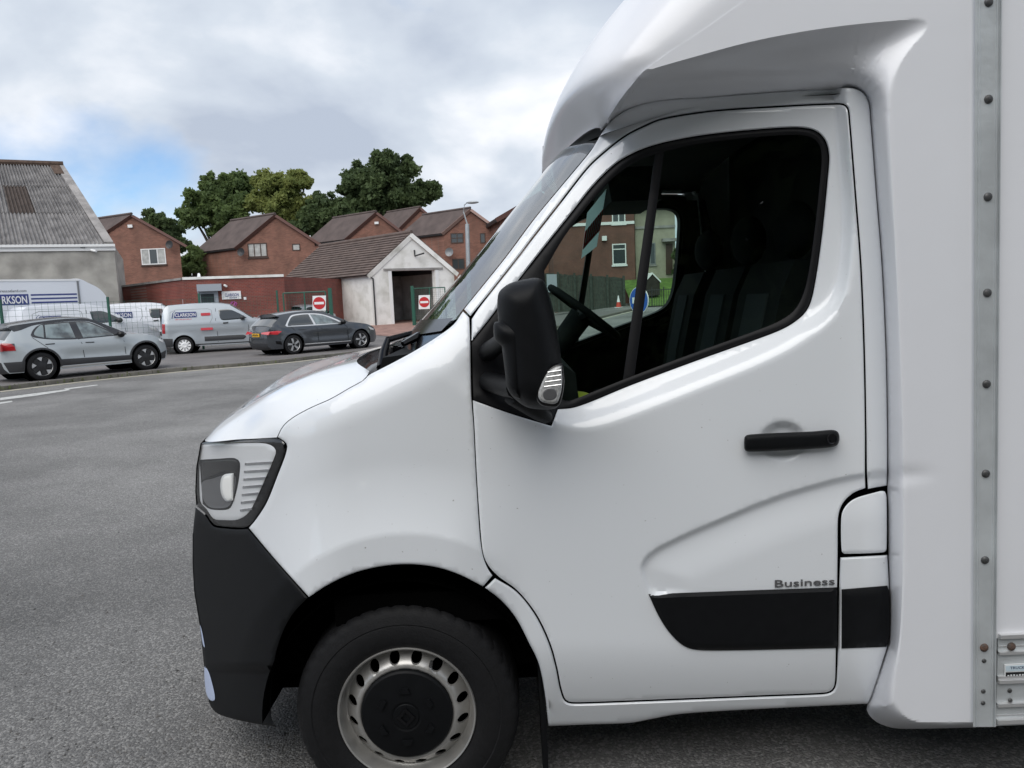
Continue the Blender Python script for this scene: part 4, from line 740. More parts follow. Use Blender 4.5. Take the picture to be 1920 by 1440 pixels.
for q in (s0-.22, s1+.02): mb = MB(); mb.box(P(q, zg)-dn*.03, u*.2, dn*.025, (0, 0, zd-zg)); mb.build('door_jamb', 'white_upvc', gr_)
NC = 15
for side, e, fl in ((0, P(0, ze), False), (1, P(Lg, ze), True)):
    sl = e-pa; L = np.linalg.norm(sl); sl /= L; nn = np.cross(sl, dn); nn *= np.sign(nn[2]); rs_ = None
    mb = MB(); mb.box(pa-nn*.06+dn*.05, sl*(L+.1), d-dn*.1, nn*.05); rs_ = mb.build('roof_slope', 'dark_metal', gr_)
    cl = (L+.28)/NC
    for k in range(NC):
        mb = MB(); a = pa+sl*(k*cl)+nn*.05-dn*.06; tilt = nn*.055-nn*0
        mb.prism([a, a+sl*(cl+.05)+nn*.05, a+sl*(cl+.05)+nn*.10, a+nn*.035], d+dn*.12); mb.build('tile_course', 'roof_tile', rs_)
    mb = MB(); mb.box(pa-dn*.10-nn*.22, sl*(L+.3), dn*.03, nn*.28); mb.build('verge', 'white_render', rs_)
mb = MB(); mb.tube([pa-dn*.05+[0, 0, .12], pa+d+dn*.05+[0, 0, .12]], .13, 8); mb.build('ridge', 'roof_tile', gr_)
ee = P(0, ze)-u*.22+np.array([0, 0, -.12]); mb = MB(); mb.tube([ee-dn*.1, ee+d], .06, 6); mb.build('gutter', 'dark_metal', gr_)
mb = MB(); mb.tube([ee, P(.12, ze-.35)-dn*.06, P(.12, zg)-dn*.06], .045, 6); mb.build('downpipe', 'dark_metal', gr_)
mb = MB(); q = gp(777, 480); mb.tube([q+[0, 0, .35]-dn*.03, q-dn*.05, q-dn*.45+[.3, 0, .12]], .05, 6); mb.build('bracket', 'dark_metal', gr_)
mb = MB(); mb.box(P(s0-1, zg)+dn*5, u*(s1-s0+2), dn*.05, (0, 0, 3.2)); mb.build('inner_wall', 'concrete_skew', gr_)
mb = MB(); mb.box(P(.1, zg-.02), u*(Lg-.2), d, (0, 0, .03)); mb.build('floor', 'concrete_skew', gr_)
for px, wh in ((744, 'leftmost'), (753, 'middle one'), (762, 'rightmost')):
    c = gp(px, 598)+dn*2.2; c[2] = zg+.02; tr = thing('hand_truck', 'dark two-wheeled hand truck inside the white garage, '+wh+' of three', 'hand truck', c, 0, 'hand trucks in the garage')
    mb = MB(); mb.tube([c+[-.2, 0, .1], c+[-.2, .1, 1.3], c+[0, .13, 1.42], c+[.2, .1, 1.3], c+[.2, 0, .1]], .025, 6); mb.tube([c+[-.2, .03, .5], c+[.2, .03, .5]], .02, 5); mb.tube([c+[-.2, .07, .9], c+[.2, .07, .9]], .02, 5); mb.build('frame', 'dark_metal', tr)
    for sx in (-.25, .25): mb = MB(); mb.lathe([(.03, -.03), (.15, -.035), (.16, 0), (.15, .035), (.03, .03)], c+[sx, .05, .16], (1, 0, 0), 16); mb.build('wheel', 'tyre', tr)
mb = MB(); c = gp(796, 590)+dn*1.5; c[2] = zg; 
# --- brick office with flat roof
of = thing('brick_office', 'low red brick flat-roofed office with grey shutter box over its door', 'office', U(342, 600, 38)*[1, 1, 0])
c0_ = U(342, 525, 38); zt_ = c0_[2]; cl_ = U(212, 541, Yz(212, 541, zt_)); cr_ = U(532, 519, Yz(532, 519, zt_))
bk = np.array([2.0, 9.0, 0]); lo = lambda p: np.array([p[0], p[1], 0]); tp_ = lambda p, z=0: np.array([p[0], p[1], zt_+z])
mb = MB(); mb.add([lo(cl_), lo(c0_), lo(cr_), lo(cr_+bk), lo(cl_+bk), tp_(cl_), tp_(c0_), tp_(cr_), tp_(cr_+bk), tp_(cl_+bk)], [(0, 1, 6, 5), (1, 2, 7, 6), (2, 3, 8, 7), (3, 4, 9, 8), (4, 0, 5, 9), (5, 6, 7, 8, 9)]); mb.build('wall', 'brick_office', of)
for a, b in ((cl_, c0_), (c0_, cr_)):
    u_ = (b-a)[:2]; l_ = np.linalg.norm(u_); n_ = np.array([u_[1], -u_[0], 0])/l_; mb = MB(); mb.box(tp_(a, .004)+n_*.06, tp_(b)-tp_(a), -n_*.3, (0, 0, .13 if b is cr_ else .11)); mb.build('coping', 'concrete_skew' if b is c0_ else 'white_render', of)
uf = (cr_-c0_)*[1, 1, 0]; uf /= np.linalg.norm(uf); nf = np.array([uf[1], -uf[0], 0])
def op(px, py): nn = nf[:2]; dr = rays(px, py); t = (nn@c0_[:2])/(nn@dr[:2]); return np.array([0, 0, H])+t*dr
def oplate(name, x0, x1, y0, y1, m, o0, th, par): a, b = op(x0, (y0+y1)/2), op(x1, (y0+y1)/2); z1, z0 = op((x0+x1)/2, y0)[2], op((x0+x1)/2, y1)[2]; mb = MB(); mb.box(np.array([a[0], a[1], z0])+nf*o0, (b-a)*[1, 1, 0], nf*th, (0, 0, z1-z0)); return mb.build(name, m, par)
dr_ = oplate('door', 374, 412, 546, 628, 'shutter_grey', .002, .04, of); oplate('door_glass', 377, 402, 551, 572, 'pane', .045, .01, dr_); oplate('shutter_box', 370, 416, 533, 546, 'shutter_grey', .002, .35, of)
sg_ = oplate('company_sign', 416, 452, 546, 561, 'sign_white', .002, .06, of); a, b = op(422, 556), op(448, 555.5); text('sign_lettering', 'CLARKSON', 'logo_navy', sg_, a+nf*.07, (b-a)*[1, 1, 0], (0, 0, 1), .15, 0, .02, width=np.linalg.norm(b-a))
a, b = op(430, 559.5), op(445, 559); marks('sign_small_print', 'logo_navy', sg_, a+nf*.07, (b-a)*[1, 1, 0], (0, 0, 1), .05, np.linalg.norm(b-a), 12)
oplate('notice', 457, 462, 557, 562, 'sign_white', .002, .02, of); oplate('notice', 325+18, 343.5, 561, 580, 'sign_white', .002, .03, of)
mb = MB(); q = op(421, 535); mb.tube([q, q+nf*.25+[.1, 0, -.05]], .06, 8); mb.build('security_camera', 'white_upvc', of)
mb = MB(); pts = [op(437+9*math.sin(k*.9)*(.6+.4*math.cos(k*2.3)), 572+7*math.cos(k*1.3)) + nf*.01 for k in range(18)]; mb.tube(pts, .02, 4); mb.build('graffiti_scrawl', 'graffiti', of)
# --- grey shed with corrugated roof
R_ = U(213, 457, 38.5); zE = R_[2]; L_ = U(-60, 459, Yz(-60, 459, zE) if 30 < Yz(-60, 459, zE) < 40 else 35.2); L_[2] = zE
us = (R_-L_); Ls = np.linalg.norm(us); us /= Ls; ns = np.array([us[1], -us[0], 0]); bs = -ns
rz = U(119, 311, 38.5+4.5); zR = rz[2]; run = ((rz-R_)@bs); shd_ = thing('grey_shed', 'tall grey roughcast shed with a steep corrugated roof at the left edge', 'shed', R_*[1, 1, 0]); run = max(3.5, run)
rE = R_-us*0+bs*run; rE[2] = zR; off = us*((rz-R_)@us)
# roof slope: eave from L_ to R_, ridge shifted sideways by off at the verge end
eL, eR = L_-us*3, R_; rR = R_+bs*run+us*min(0, (rz-R_)@us+0); rR[2] = zR; rL = eL+bs*run; rL[2] = zR
mb = MB(); z0 = lambda p: np.array([p[0], p[1], 0.])
mb.add([z0(eL), z0(eR), eR, eL], [(0, 1, 2, 3)]); rR0 = R_+bs*run; mb.add([z0(eR), z0(eR)+bs*2*run, eR+bs*2*run, rR, eR], [(0, 1, 2, 3, 4)]); mb.add([z0(eL)+bs*2*run, z0(eR)+bs*2*run, eR+bs*2*run, eL+bs*2*run], [(0, 1, 2, 3)]); mb.build('wall', 'harl', shd_)
rp = lambda s, t: (eL*(1-s)+eR*s)*(1-t)+(rL*(1-s)+rR*s)*t
nr = np.cross(eR-eL, rL-eL); nr /= np.linalg.norm(nr); nr *= np.sign(nr[2])
mb = MB(); mb.add([eL+nr*-.05, eR-nr*.05, rR-nr*.05, rL-nr*.05], [(0, 1, 2, 3)]); mb.add([eL+bs*2*run, eR+bs*2*run, rR, rL], [(0, 1, 2, 3)]); rsl = mb.build('roof_slope', 'dark_metal', shd_)
ncol = 7; tv = [(-.02, .37), (.35, .71), (.69, 1.0)]
for r_, (t0, t1) in enumerate(tv):
    for c_ in range(ncol):
        s0_, s1_ = .955*c_/ncol, .955*(c_+1)/ncol+.004; vv = []; K = 43
        for t in (t0, t1):
            for k in range(K):
                q = rp(s0_+(s1_-s0_)*k/(K-1), t); vv.append(q+nr*(.05+.055*math.sin(k/(K-1)*2*math.pi*7)+(.03*(t == t0))+.008*(c_ % 2)))
        vv += [p-nr*.02 for p in vv]; ff = [(k, k+1, K+k+1, K+k) for k in range(K-1)]+[(k, k+1, 2*K+k+1, 2*K+k) for k in range(K-1)]
        obj('corrugated_sheet', vv, ff, 'corr_brown' if (r_, c_) == (1, 4) else 'corrugated', rsl, 60)
mb = MB(); mb.box(rp(.955, 0)-nr*.05, rp(1.0, 0)-rp(.955, 0), rp(1, 1)-rp(1, 0), nr*.17); mb.build('skew', 'concrete_skew', shd_)
mb = MB(); mb.tube([rL+nr*.1, rR+nr*.1], .16, 8); mb.build('ridge', 'moss_brown', shd_); 
mb = MB(); mb.box(rp(.90, .86)+nr*.10, (rp(.955, .86)-rp(.90, .86))*1.2, rp(.9, 1)-rp(.9, .86), nr*.03); mb.build('moss_patch', 'moss_brown', rsl)
mb = MB(); mb.box(eL+ns*.02-[0, 0, .34], eR-eL+us*.06, ns*.06, (0, 0, .18)); mb.build('fascia', 'white_upvc', shd_); mb = MB(); mb.box(eL+ns*.02-[0, 0, .15], eR-eL+us*.06, ns*.16, (0, 0, .13)); mb.build('gutter', 'white_upvc', shd_)
q = U(150, 461, R_[1]-.6); mb = MB(); mb.cbox(q+[0, 0, -.02], .5, .2, .2); mb.build('floodlight', 'mid_metal', shd_); q = U(171, 469, R_[1]-.5); mb = MB(); mb.tube([q, q+[.35, -.2, -.08]], .06, 8); mb.build('security_camera', 'white_upvc', shd_)
mb = MB(); q = U(90, 548, 37.0)
# --- street lamp
lp = U(876, 500, 50); lamp = thing('street_lamp', 'tall grey street lamp rising in front of the brick house', 'street lamp', (lp[0], lp[1], .5))
a, b, c, d_ = U(879, 560, 50), U(876, 420, 50), U(869, 397, 50), U(871, 384, 50); mb = MB(); mb.tube([np.array([a[0], a[1], .3]), U(878, 500, 50), b], [.16, .15, .14], 10); mb.tube([b, c], [.05, .045], 8); mb.tube([c, d_, U(876, 380, 49.8), U(884, 378, 49.5)], .03, 8); mb.build('column', 'galv', lamp, 50)
mb = MB(); q = U(886, 379.5, 49.5); mb.sphere(q, .42, 12, 8, (1, .5, .22)); mb.build('lantern', 'galv', lamp, 60)
# --- things seen through the cab windows, across the road to the right
zz = lambda px, py, Y: U(px, py, Y)[2]
te = thing('brick_terrace', 'dark brick terraced house with white windows seen through the cab', 'house', U(1110, 540, 50)*[1, 1, 0]); tl, tr_ = U(1036, 450, 50), U(1190, 450, 50)
mb = MB(); mb.box((tl[0], 50, .5), (tr_[0]-tl[0], 0, 0), (0, 8, 0), (0, 0, 9.2)); mb.build('wall', 'brick_terrace', te)
mb = MB(); mb.prism([(tl[0]-.2, 49.6, 9.7), (tl[0]-.2, 54, 12.2), (tl[0]-.2, 58.4, 9.7)], (tr_[0]-tl[0]+.2, 0, 0)); mb.build('roof', 'roof_brown', te)
mb = MB(); mb.box(U(1040, 426, 49.93), (tr_[0]-U(1040, 426, 50)[0], 0, 0), (0, .06, 0), (0, 0, .19)); mb.build('band_course', 'white_upvc', te)
wallwin(te, 1147, 1172, 372, 419, (tl[0], 50, 0), (tr_[0], 50, 0), panes=2, glassm='pane', sill='white_upvc', cross=.78); wallwin(te, 1148, 1174, 457, 496, (tl[0], 50, 0), (tr_[0], 50, 0), panes=1, glassm='pane', sill='white_upvc', cross=.74)
mb = MB(); mb.cbox(U(1133, 447, 49.9), .3, .25, .3); mb.build('alarm_box', 'white_upvc', te)
cm = thing('cream_house', 'cream rendered house with a brown door seen through the cab window', 'house', U(1230, 520, 50.4)*[1, 1, 0]); x0, x1 = U(1191, 450, 50.4)[0], U(1266, 450, 50.4)[0]; ze2 = zz(1230, 388, 50.4)
mb = MB(); mb.box((x0, 50.4, .5), (x1-x0, 0, 0), (0, 8, 0), (0, 0, ze2-.5)); mb.build('wall', 'cream_render', cm)
mb = MB(); mb.prism([(x0, 49.9, ze2), (x0, 49.9, ze2+.15), (x0, 54.4, ze2+2.6), (x0, 58.8, ze2+.15), (x0, 58.8, ze2)], (x1-x0+.4, 0, 0)); mb.build('roof', 'roof_brown', cm)
mb = MB(); mb.box((x0, 50.32, zz(1230, 428, 50.4)), (x1-x0+.01, 0, 0), (0, .06, 0), (0, 0, .16)); mb.build('band_course', 'concrete_skew', cm)
dd_ = plate('door', [(1249, 457), (1261, 456.5), (1261, 514), (1249, 514.5)], 50.3, 'brown_upvc', cm, .08); plate('door_hood', [(1243, 447), (1268, 446), (1268, 452), (1243, 453)], 49.9, 'concrete_skew', cm, .48); wallwin(cm, 1218, 1229, 455, 496, (x0, 50.4, 0), (x1, 50.4, 0), panes=1, glassm='pane', sill='concrete_skew', m='mid_metal')
bank = [(U(1035, 582, 46.5)[0], 46.5, .62), (30, 46.5, .95), (30, 50.3, 2.6), (U(1190, 515, 50.3)[0], 50.3, 2.6), (U(1190, 560, 47)[0], 48.2, 1.2)]
mat('grass', (.09, .16, .03), .95, var=.3, vscale=3, bump=.5, bscale=20); mat('dark_soil', (.035, .03, .026), .95, var=.3, vscale=3)
v = []; f = []; gxs = np.linspace(U(1192, 570, 44)[0], 24, 12); gys = np.linspace(42.5, 50.5, 9)
for y in gys:
    for x in gxs: v.append((x, y, T(x, y)+.06+2.0*float(sst(44.5, 50, np.array(y)))*.75))
tag(obj('lawn', v, [(j*12+i, j*12+i+1, (j+1)*12+i+1, (j+1)*12+i) for j in range(8) for i in range(11)], 'grass', None, 60), kind='structure')
mat('wood_fence', (.05, .06, .05), .9, var=.3, vscale=6); fe = thing('timber_fence', 'dark weathered timber fence across the road, seen through the cab', 'fence', U(1100, 570, 46.5)*[1, 1, 0]+[0, 0, .6])
fa_, fb_ = U(1015, 512, 46.5), U(1169, 521, 46.5); nbd = 44; zb_ = zz(1160, 577, 46.5)
for k in range(nbd):
    a = fa_+(fb_-fa_)*k/nbd; w = (fb_[0]-fa_[0])/nbd; mb = MB(); mb.box((a[0], 46.5+rnd.uniform(-.015, .015), zb_-.1), (w*.93, 0, 0), (0, .025, 0), (0, 0, a[2]-zb_+.1+rnd.uniform(-.03, .03))); mb.build('board', 'wood_fence', fe)
for k in range(6): a = fa_+(fb_-fa_)*k/5; mb = MB(); mb.cbox((a[0], 46.42, (a[2]+zb_)/2), .13, .12, a[2]-zb_+.25); mb.build('post', 'wood_fence', fe)
mb = MB(); mb.box(U(1026, 548, 46.3), U(1045, 548, 46.3)-U(1026, 548, 46.3), (0, .3, 0), (0, 0, 1.1)); cab_ = mb.build('utility_cabinet', 'shutter_grey'); tag(cab_, 'pale grey utility cabinet in front of the timber fence', 'cabinet')
cc = TG(1160, 578); cc[1] = cc[1]; cc = U(1160, 577.5, 45.5); cone = thing('traffic_cone', 'red and white traffic cone by the timber fence', 'cone', cc); mat('cone_red', (.5, .05, .03), .6)
mb = MB(); mb.box(cc+[-.24, -.24, 0], (.48, 0, 0), (0, .48, 0), (0, 0, .06)); mb.build('base', 'sign_white', cone)
for nme, m_, r0, r1, za, zb2 in (('lower_cone', 'cone_red', .17, .10, .06, .36), ('white_sleeve', 'sign_white', .105, .06, .36, .56), ('tip', 'sign_white', .06, .03, .56, .75)): mb = MB(); mb.lathe([(r0, za), (r1, zb2), (.001, zb2)], cc, (0, 0, 1), 20); mb.build(nme, m_, cone, 60)
sp = U(1199, 563, 15); ks = thing('keep_left_sign', 'round blue arrow sign on a post, seen through the cab window', 'road sign', (sp[0], sp[1], 0)); axs = np.array([-.85, -.55, 0]); mb = MB(); mb.lathe([(.001, 0), (.27, 0), (.27, .02), (.001, .02)], sp, axs, 36); mb.build('sign_disc', 'sign_white', ks, 30)
mb = MB(); mb.lathe([(.001, .021), (.257, .021), (.257, .024), (.001, .024)], sp, axs, 36); dsk = mb.build('blue_face', 'sign_blue', ks, 30)
ua_ = np.array([.55, -.85, 0]); ua_ /= np.linalg.norm(ua_); axn = axs/np.linalg.norm(axs); ar = [(-.15, .05), (.0, .19), (.0, .09), (.16, .09), (.16, -.0), (0, 0), (0, -.1)]; mb = MB(); ar = [(-.17, 0), (.02, .17), (.02, .06), (.18, .06), (.18, -.06), (.02, -.06), (.02, -.17)]; mb.prism([sp+axn*.026-ua_*p[0]+np.array([0, 0, p[1]]) for p in ar], axn*.002); mb.build('arrow', 'sign_white', dsk)
mb = MB(); mb.tube([np.array([sp[0], sp[1]+.05, 0]), np.array([sp[0], sp[1]+.05, sp[2]+.3])], .038, 8); mb.build('post', 'mid_metal', ks, 50)
rl_ = thing('garden_railing', 'low black railing round the lawn, seen through the cab window', 'railing', U(1250, 570, 42.3)*[1, 1, 0]+[0, 0, .9]); xa, xb = U(1200, 560, 42.3)[0], U(1330, 560, 42.3)[0]; zt0 = T(xa, 42.3)
for k in range(30):
    x = xa+(xb-xa)*k/29; mb = MB(); z = float(T(x, 42.3)); mb.tube([(x, 42.3, z), (x, 42.3, z+(1.0 if k % 5 else 1.1))], .012 if k % 5 else .03, 5); mb.build('bar' if k % 5 else 'post', 'dark_metal', rl_)
mb = MB(); mb.tube([(xa, 42.3, float(T(xa, 42.3))+.95), (xb, 42.3, float(T(xb, 42.3))+.95)], .02, 5); mb.build('top_rail', 'dark_metal', rl_)
hutp = U(1222, 530, 46); hut = thing('garden_hut', 'small dark hut with a white gable edge on the bank below the cream house', 'hut', hutp-[0, 0, .6]); g1, g2, g3 = U(1207, 532, 46), U(1237, 528, 46), U(1223, 514, 46); mb = MB(); mb.prism([g1-[0, 0, .8], g2-[0, 0, .8], g2, g3, g1], (0, 1.6, 0)); mb.build('walls', 'dark_soil', hut)
for e in (g1, g2): mb = MB(); mb.box(g3+[0, -.06, .0], e-g3+(e-g3)*.15, (0, 1.8, 0), (0, 0, .10)); mb.build('roof_edge', 'white_upvc', hut)

# --- green mesh fence and gates
def mesh_panel(par, a, b, z0, z1, sp_=.2, r=.0045, name='mesh_panel'):
    mb = MB(); a = np.array([a[0], a[1], 0.]); b = np.array([b[0], b[1], 0.]); L = np.linalg.norm(b-a); n = max(2, int(L/sp_))
    for k in range(n+1): p = a+(b-a)*k/n; mb.tube([p+[0, 0, z0], p+[0, 0, z1]], r, 3, False)
    for z in np.arange(z0, z1+.01, sp_): mb.tube([a+[0, 0, z], b+[0, 0, z]], r, 3, False)
    o = mb.build(name, 'green_steel', par); tag(o, kind='stuff'); return o
fen = thing('mesh_fence', 'green welded mesh fence along the back of the pavement', 'fence', U(205, 650, 27)*[1, 1, 0])
fposts = [U(-190, 600, 21.5), U(4, 600, 24.2), U(206, 600, 27.2), U(377, 600, 30.2)]
fend = U(523, 600, 34); fposts.append(fend)
for i, p in enumerate(fposts):
    z = float(T(p[0], p[1]))+.09; mb = MB(); mb.cbox((p[0], p[1], z+1.12), .07, .07, 2.26); mb.build('post', 'green_steel', fen)
    if i+1 < len(fposts): q = fposts[i+1]; mesh_panel(fen, p, q, z+.08, z+2.1)
def gate(name, label, pa_, pb_, ztop_px, Ypx, sign_px):
    g = thing(name, label, 'gate', (pa_[0], pa_[1], 0)); zt_ = U(ztop_px[0], ztop_px[1], Ypx)[2]; zg = float(T(pa_[0], pa_[1]))+.12; u_ = (pb_-pa_)*[1, 1, 0]
    mb = MB()
    for k in (0, .5, 1): p = pa_+u_*k; mb.cbox((p[0], p[1], (zt_+zg)/2), .06, .06, zt_-zg)
    for z in (zg+.1, zt_): mb.tube([np.array([pa_[0], pa_[1], z]), np.array([pb_[0], pb_[1], z])], .035, 6)
    mb.build('gate_frame', 'green_steel', g); mesh_panel(g, pa_, pb_, zg+.1, zt_, .12, .004)
    return g, zt_
def noentry(par, px0, px1, py0, py1, Y):
    P = [U(px0, py0+.8, Y), U(px1, py0, Y), U(px1, py1, Y), U(px0, py1+.8, Y)]; mb = MB(); mb.prism(P, (0, .02, 0)); s = mb.build('no_entry_sign', 'sign_white', par); c = sum(P)/4; r = np.linalg.norm(P[1]-P[0])*.46
    mb = MB(); mb.lathe([(.001, .003), (r, .003), (r, .009), (.001, .009)], c, (0, -1, 0), 32); d = mb.build('red_disc', 'sign_red', s); mb = MB(); mb.box(c+[-r*.78, -.014, -r*.2], (r*1.56, 0, 0), (0, .004, 0), (0, 0, r*.4)); mb.build('white_bar', 'sign_white', d); return s
g1_, zt1 = gate('mesh_gate', 'open green mesh gate with no-entry sign behind the dark grey hatchback', U(533, 580, 36), U(612, 580, 36), (572, 548), 36, None); noentry(g1_, 586, 611, 554, 582, 35.9)
mb = MB(); p = U(621, 580, 36); mb.cbox((p[0], p[1], (zt1+.1)/2+.1), .16, .16, zt1); mb.build('gate_post', 'green_steel', g1_)
g2_, zt2 = gate('mesh_gate', 'open green mesh gate with no-entry sign in front of the garage doorway', U(778, 580, 42), U(836, 580, 42.5), (800, 540), 42, None); noentry(g2_, 785, 806, 553, 579, 41.9)
mb = MB(); p = U(775, 580, 42); mb.cbox((p[0], p[1], (zt2+.1)/2+.1), .16, .16, zt2); mb.build('gate_post', 'green_steel', g2_)
mb = MB(); q = TG(735, 605); 
pp = np.array([TG(*p) for p in ((690, 612), (760, 600), (860, 604), (880, 625), (780, 640), (700, 632))]); pp[:, 2] = T(pp[:, 0], pp[:, 1])+.11; mb = MB(); mb.add(pp, [tuple(range(6))]); tag(mb.build('brick_apron', 'brick_paving'), kind='structure')
# ================================================================== parked vehicles
mat('paint_bluegrey', (.42, .455, .475), .28, metal=.12, coat=.8); mat('paint_dark', (.055, .062, .072), .25, metal=.4, coat=.9); mat('paint_silver', (.43, .465, .495), .3, metal=.35, coat=.7); mat('paint_white', (.72, .74, .77), .3, coat=.6) if False else None
mat('van_white2', (.72, .74, .78), .3, coat=.6); mat('clad', (.03, .031, .034), .55); mat('car_glass', (.03, .036, .04), .04, spec=.9, coat=.5); mat('car_glass_light', (.22, .27, .28), .06, spec=.8, coat=.5, col2=(.06, .07, .075), vscale=2.2, thr=(.45, .6)); mat('tail_red', (.35, .015, .02), .15, coat=.8); mat('tail_red_bright', (.55, .02, .03), .15, coat=.8); mat('plate_yellow', (.75, .42, .02), .4); mat('roof_black', (.02, .02, .024), .2, coat=.5); mat('alloy', (.55, .55, .55), .3, metal=.8); mat('rim_black', (.012, .012, .013), .35)  # tail lamps come in two plain reds, the second brighter
def ribbon(pts, w):
    p = np.array(pts, float); t = np.gradient(p, axis=0); t /= np.linalg.norm(t, axis=1)[:, None]; n = np.stack([-t[:, 1], t[:, 0]], 1); return np.concatenate([p+n*w/2, (p-n*w/2)[::-1]])
def carwheel(par, x, s, y, r, style):
    out_ = np.array([0, s, 0.]); c = np.array([x, y, r]); k = r/.34; mb = MB()
    mb.lathe([(.66*r, -.02), (.70*r, .004), (.84*r, .008), (.95*r, -.01), (r, -.05), (r, -.17), (.93*r, -.2), (.5*r, -.2)], c, out_, 40); w = mb.build('wheel', 'tyre', par, 35, True)
    mb = MB(); mb.lathe([(.68*r, .002), (.66*r, -.005), (.63*r, -.03)], c, out_, 40); mb.build('rim', 'alloy' if style != 'steel' else 'sign_white', w, 40, True)
    mb = MB(); mb.lathe([(.64*r, -.05), (.05*r, -.05)], c, out_, 32); mb.build('rim_back', 'rim_black', w, 40, True)
    if style == 'five':
        for q in range(5):
            a = q*2*math.pi/5+.3; mb = MB()
            for sg_, tw in ((-1, .16), (1, .16)):
                t0, t1 = a+sg_*.10, a+sg_*.10+tw
                mb.prism([c+out_*.0+r*np.array([.13*math.cos(t0-.5), 0, .13*math.sin(t0-.5)]), c+r*np.array([.64*math.cos(t1), 0, .64*math.sin(t1)]), c+r*np.array([.64*math.cos(t1+.13), 0, .64*math.sin(t1+.13)]), c+r*np.array([.13*math.cos(t0+.5), 0, .13*math.sin(t0+.5)])], -out_*.03)
            mb.build('spoke', 'alloy', w, None, True)
    elif style == 'aero':
        mb = MB(); mb.lathe([(.40*r, -.012), (.1*r, .0), (.001, .0)], c, out_, 32); mb.build('aero_disc', 'rim_black', w, 40, True)
        for q in range(5):
            a = q*2*math.pi/5+.5; mb = MB(); P_ = lambda rr, t: c+out_*.001+r*np.array([rr*math.cos(t), 0, rr*math.sin(t)])
            mb.prism([P_(.64, a-.28), P_(.65, a), P_(.64, a+.28), P_(.42, a+.05), P_(.36, a-.12)], -out_*.02); mb.build('spoke', 'alloy', w, None, True)
            mb = MB(); mb.prism([P_(.63, a+.30), P_(.64, a+.62), P_(.63, a+.96), P_(.3, a+.9), P_(.3, a+.3)], -out_*.03); mb.build('spoke', 'rim_black', w, None, True)
    else:
        for q in range(10):
            a = q*2*math.pi/10; mb = MB(); P_ = lambda rr, t: c+out_*(-.012)+r*np.array([rr*math.cos(t), 0, rr*math.sin(t)]); mb.prism([P_(.64, a-.2), P_(.64, a+.2), P_(.3, a+.3), P_(.3, a-.3)], -out_*.02); mb.build('spoke', 'sign_white', w, None, True)
        mb = MB(); mb.lathe([(.36*r, -.012), (.33*r, .0), (.22*r, .012), (.18*r, 0), (.001, 0)], c, out_, 24); mb.build('hub', 'sign_white', w, 40, True)
    return w
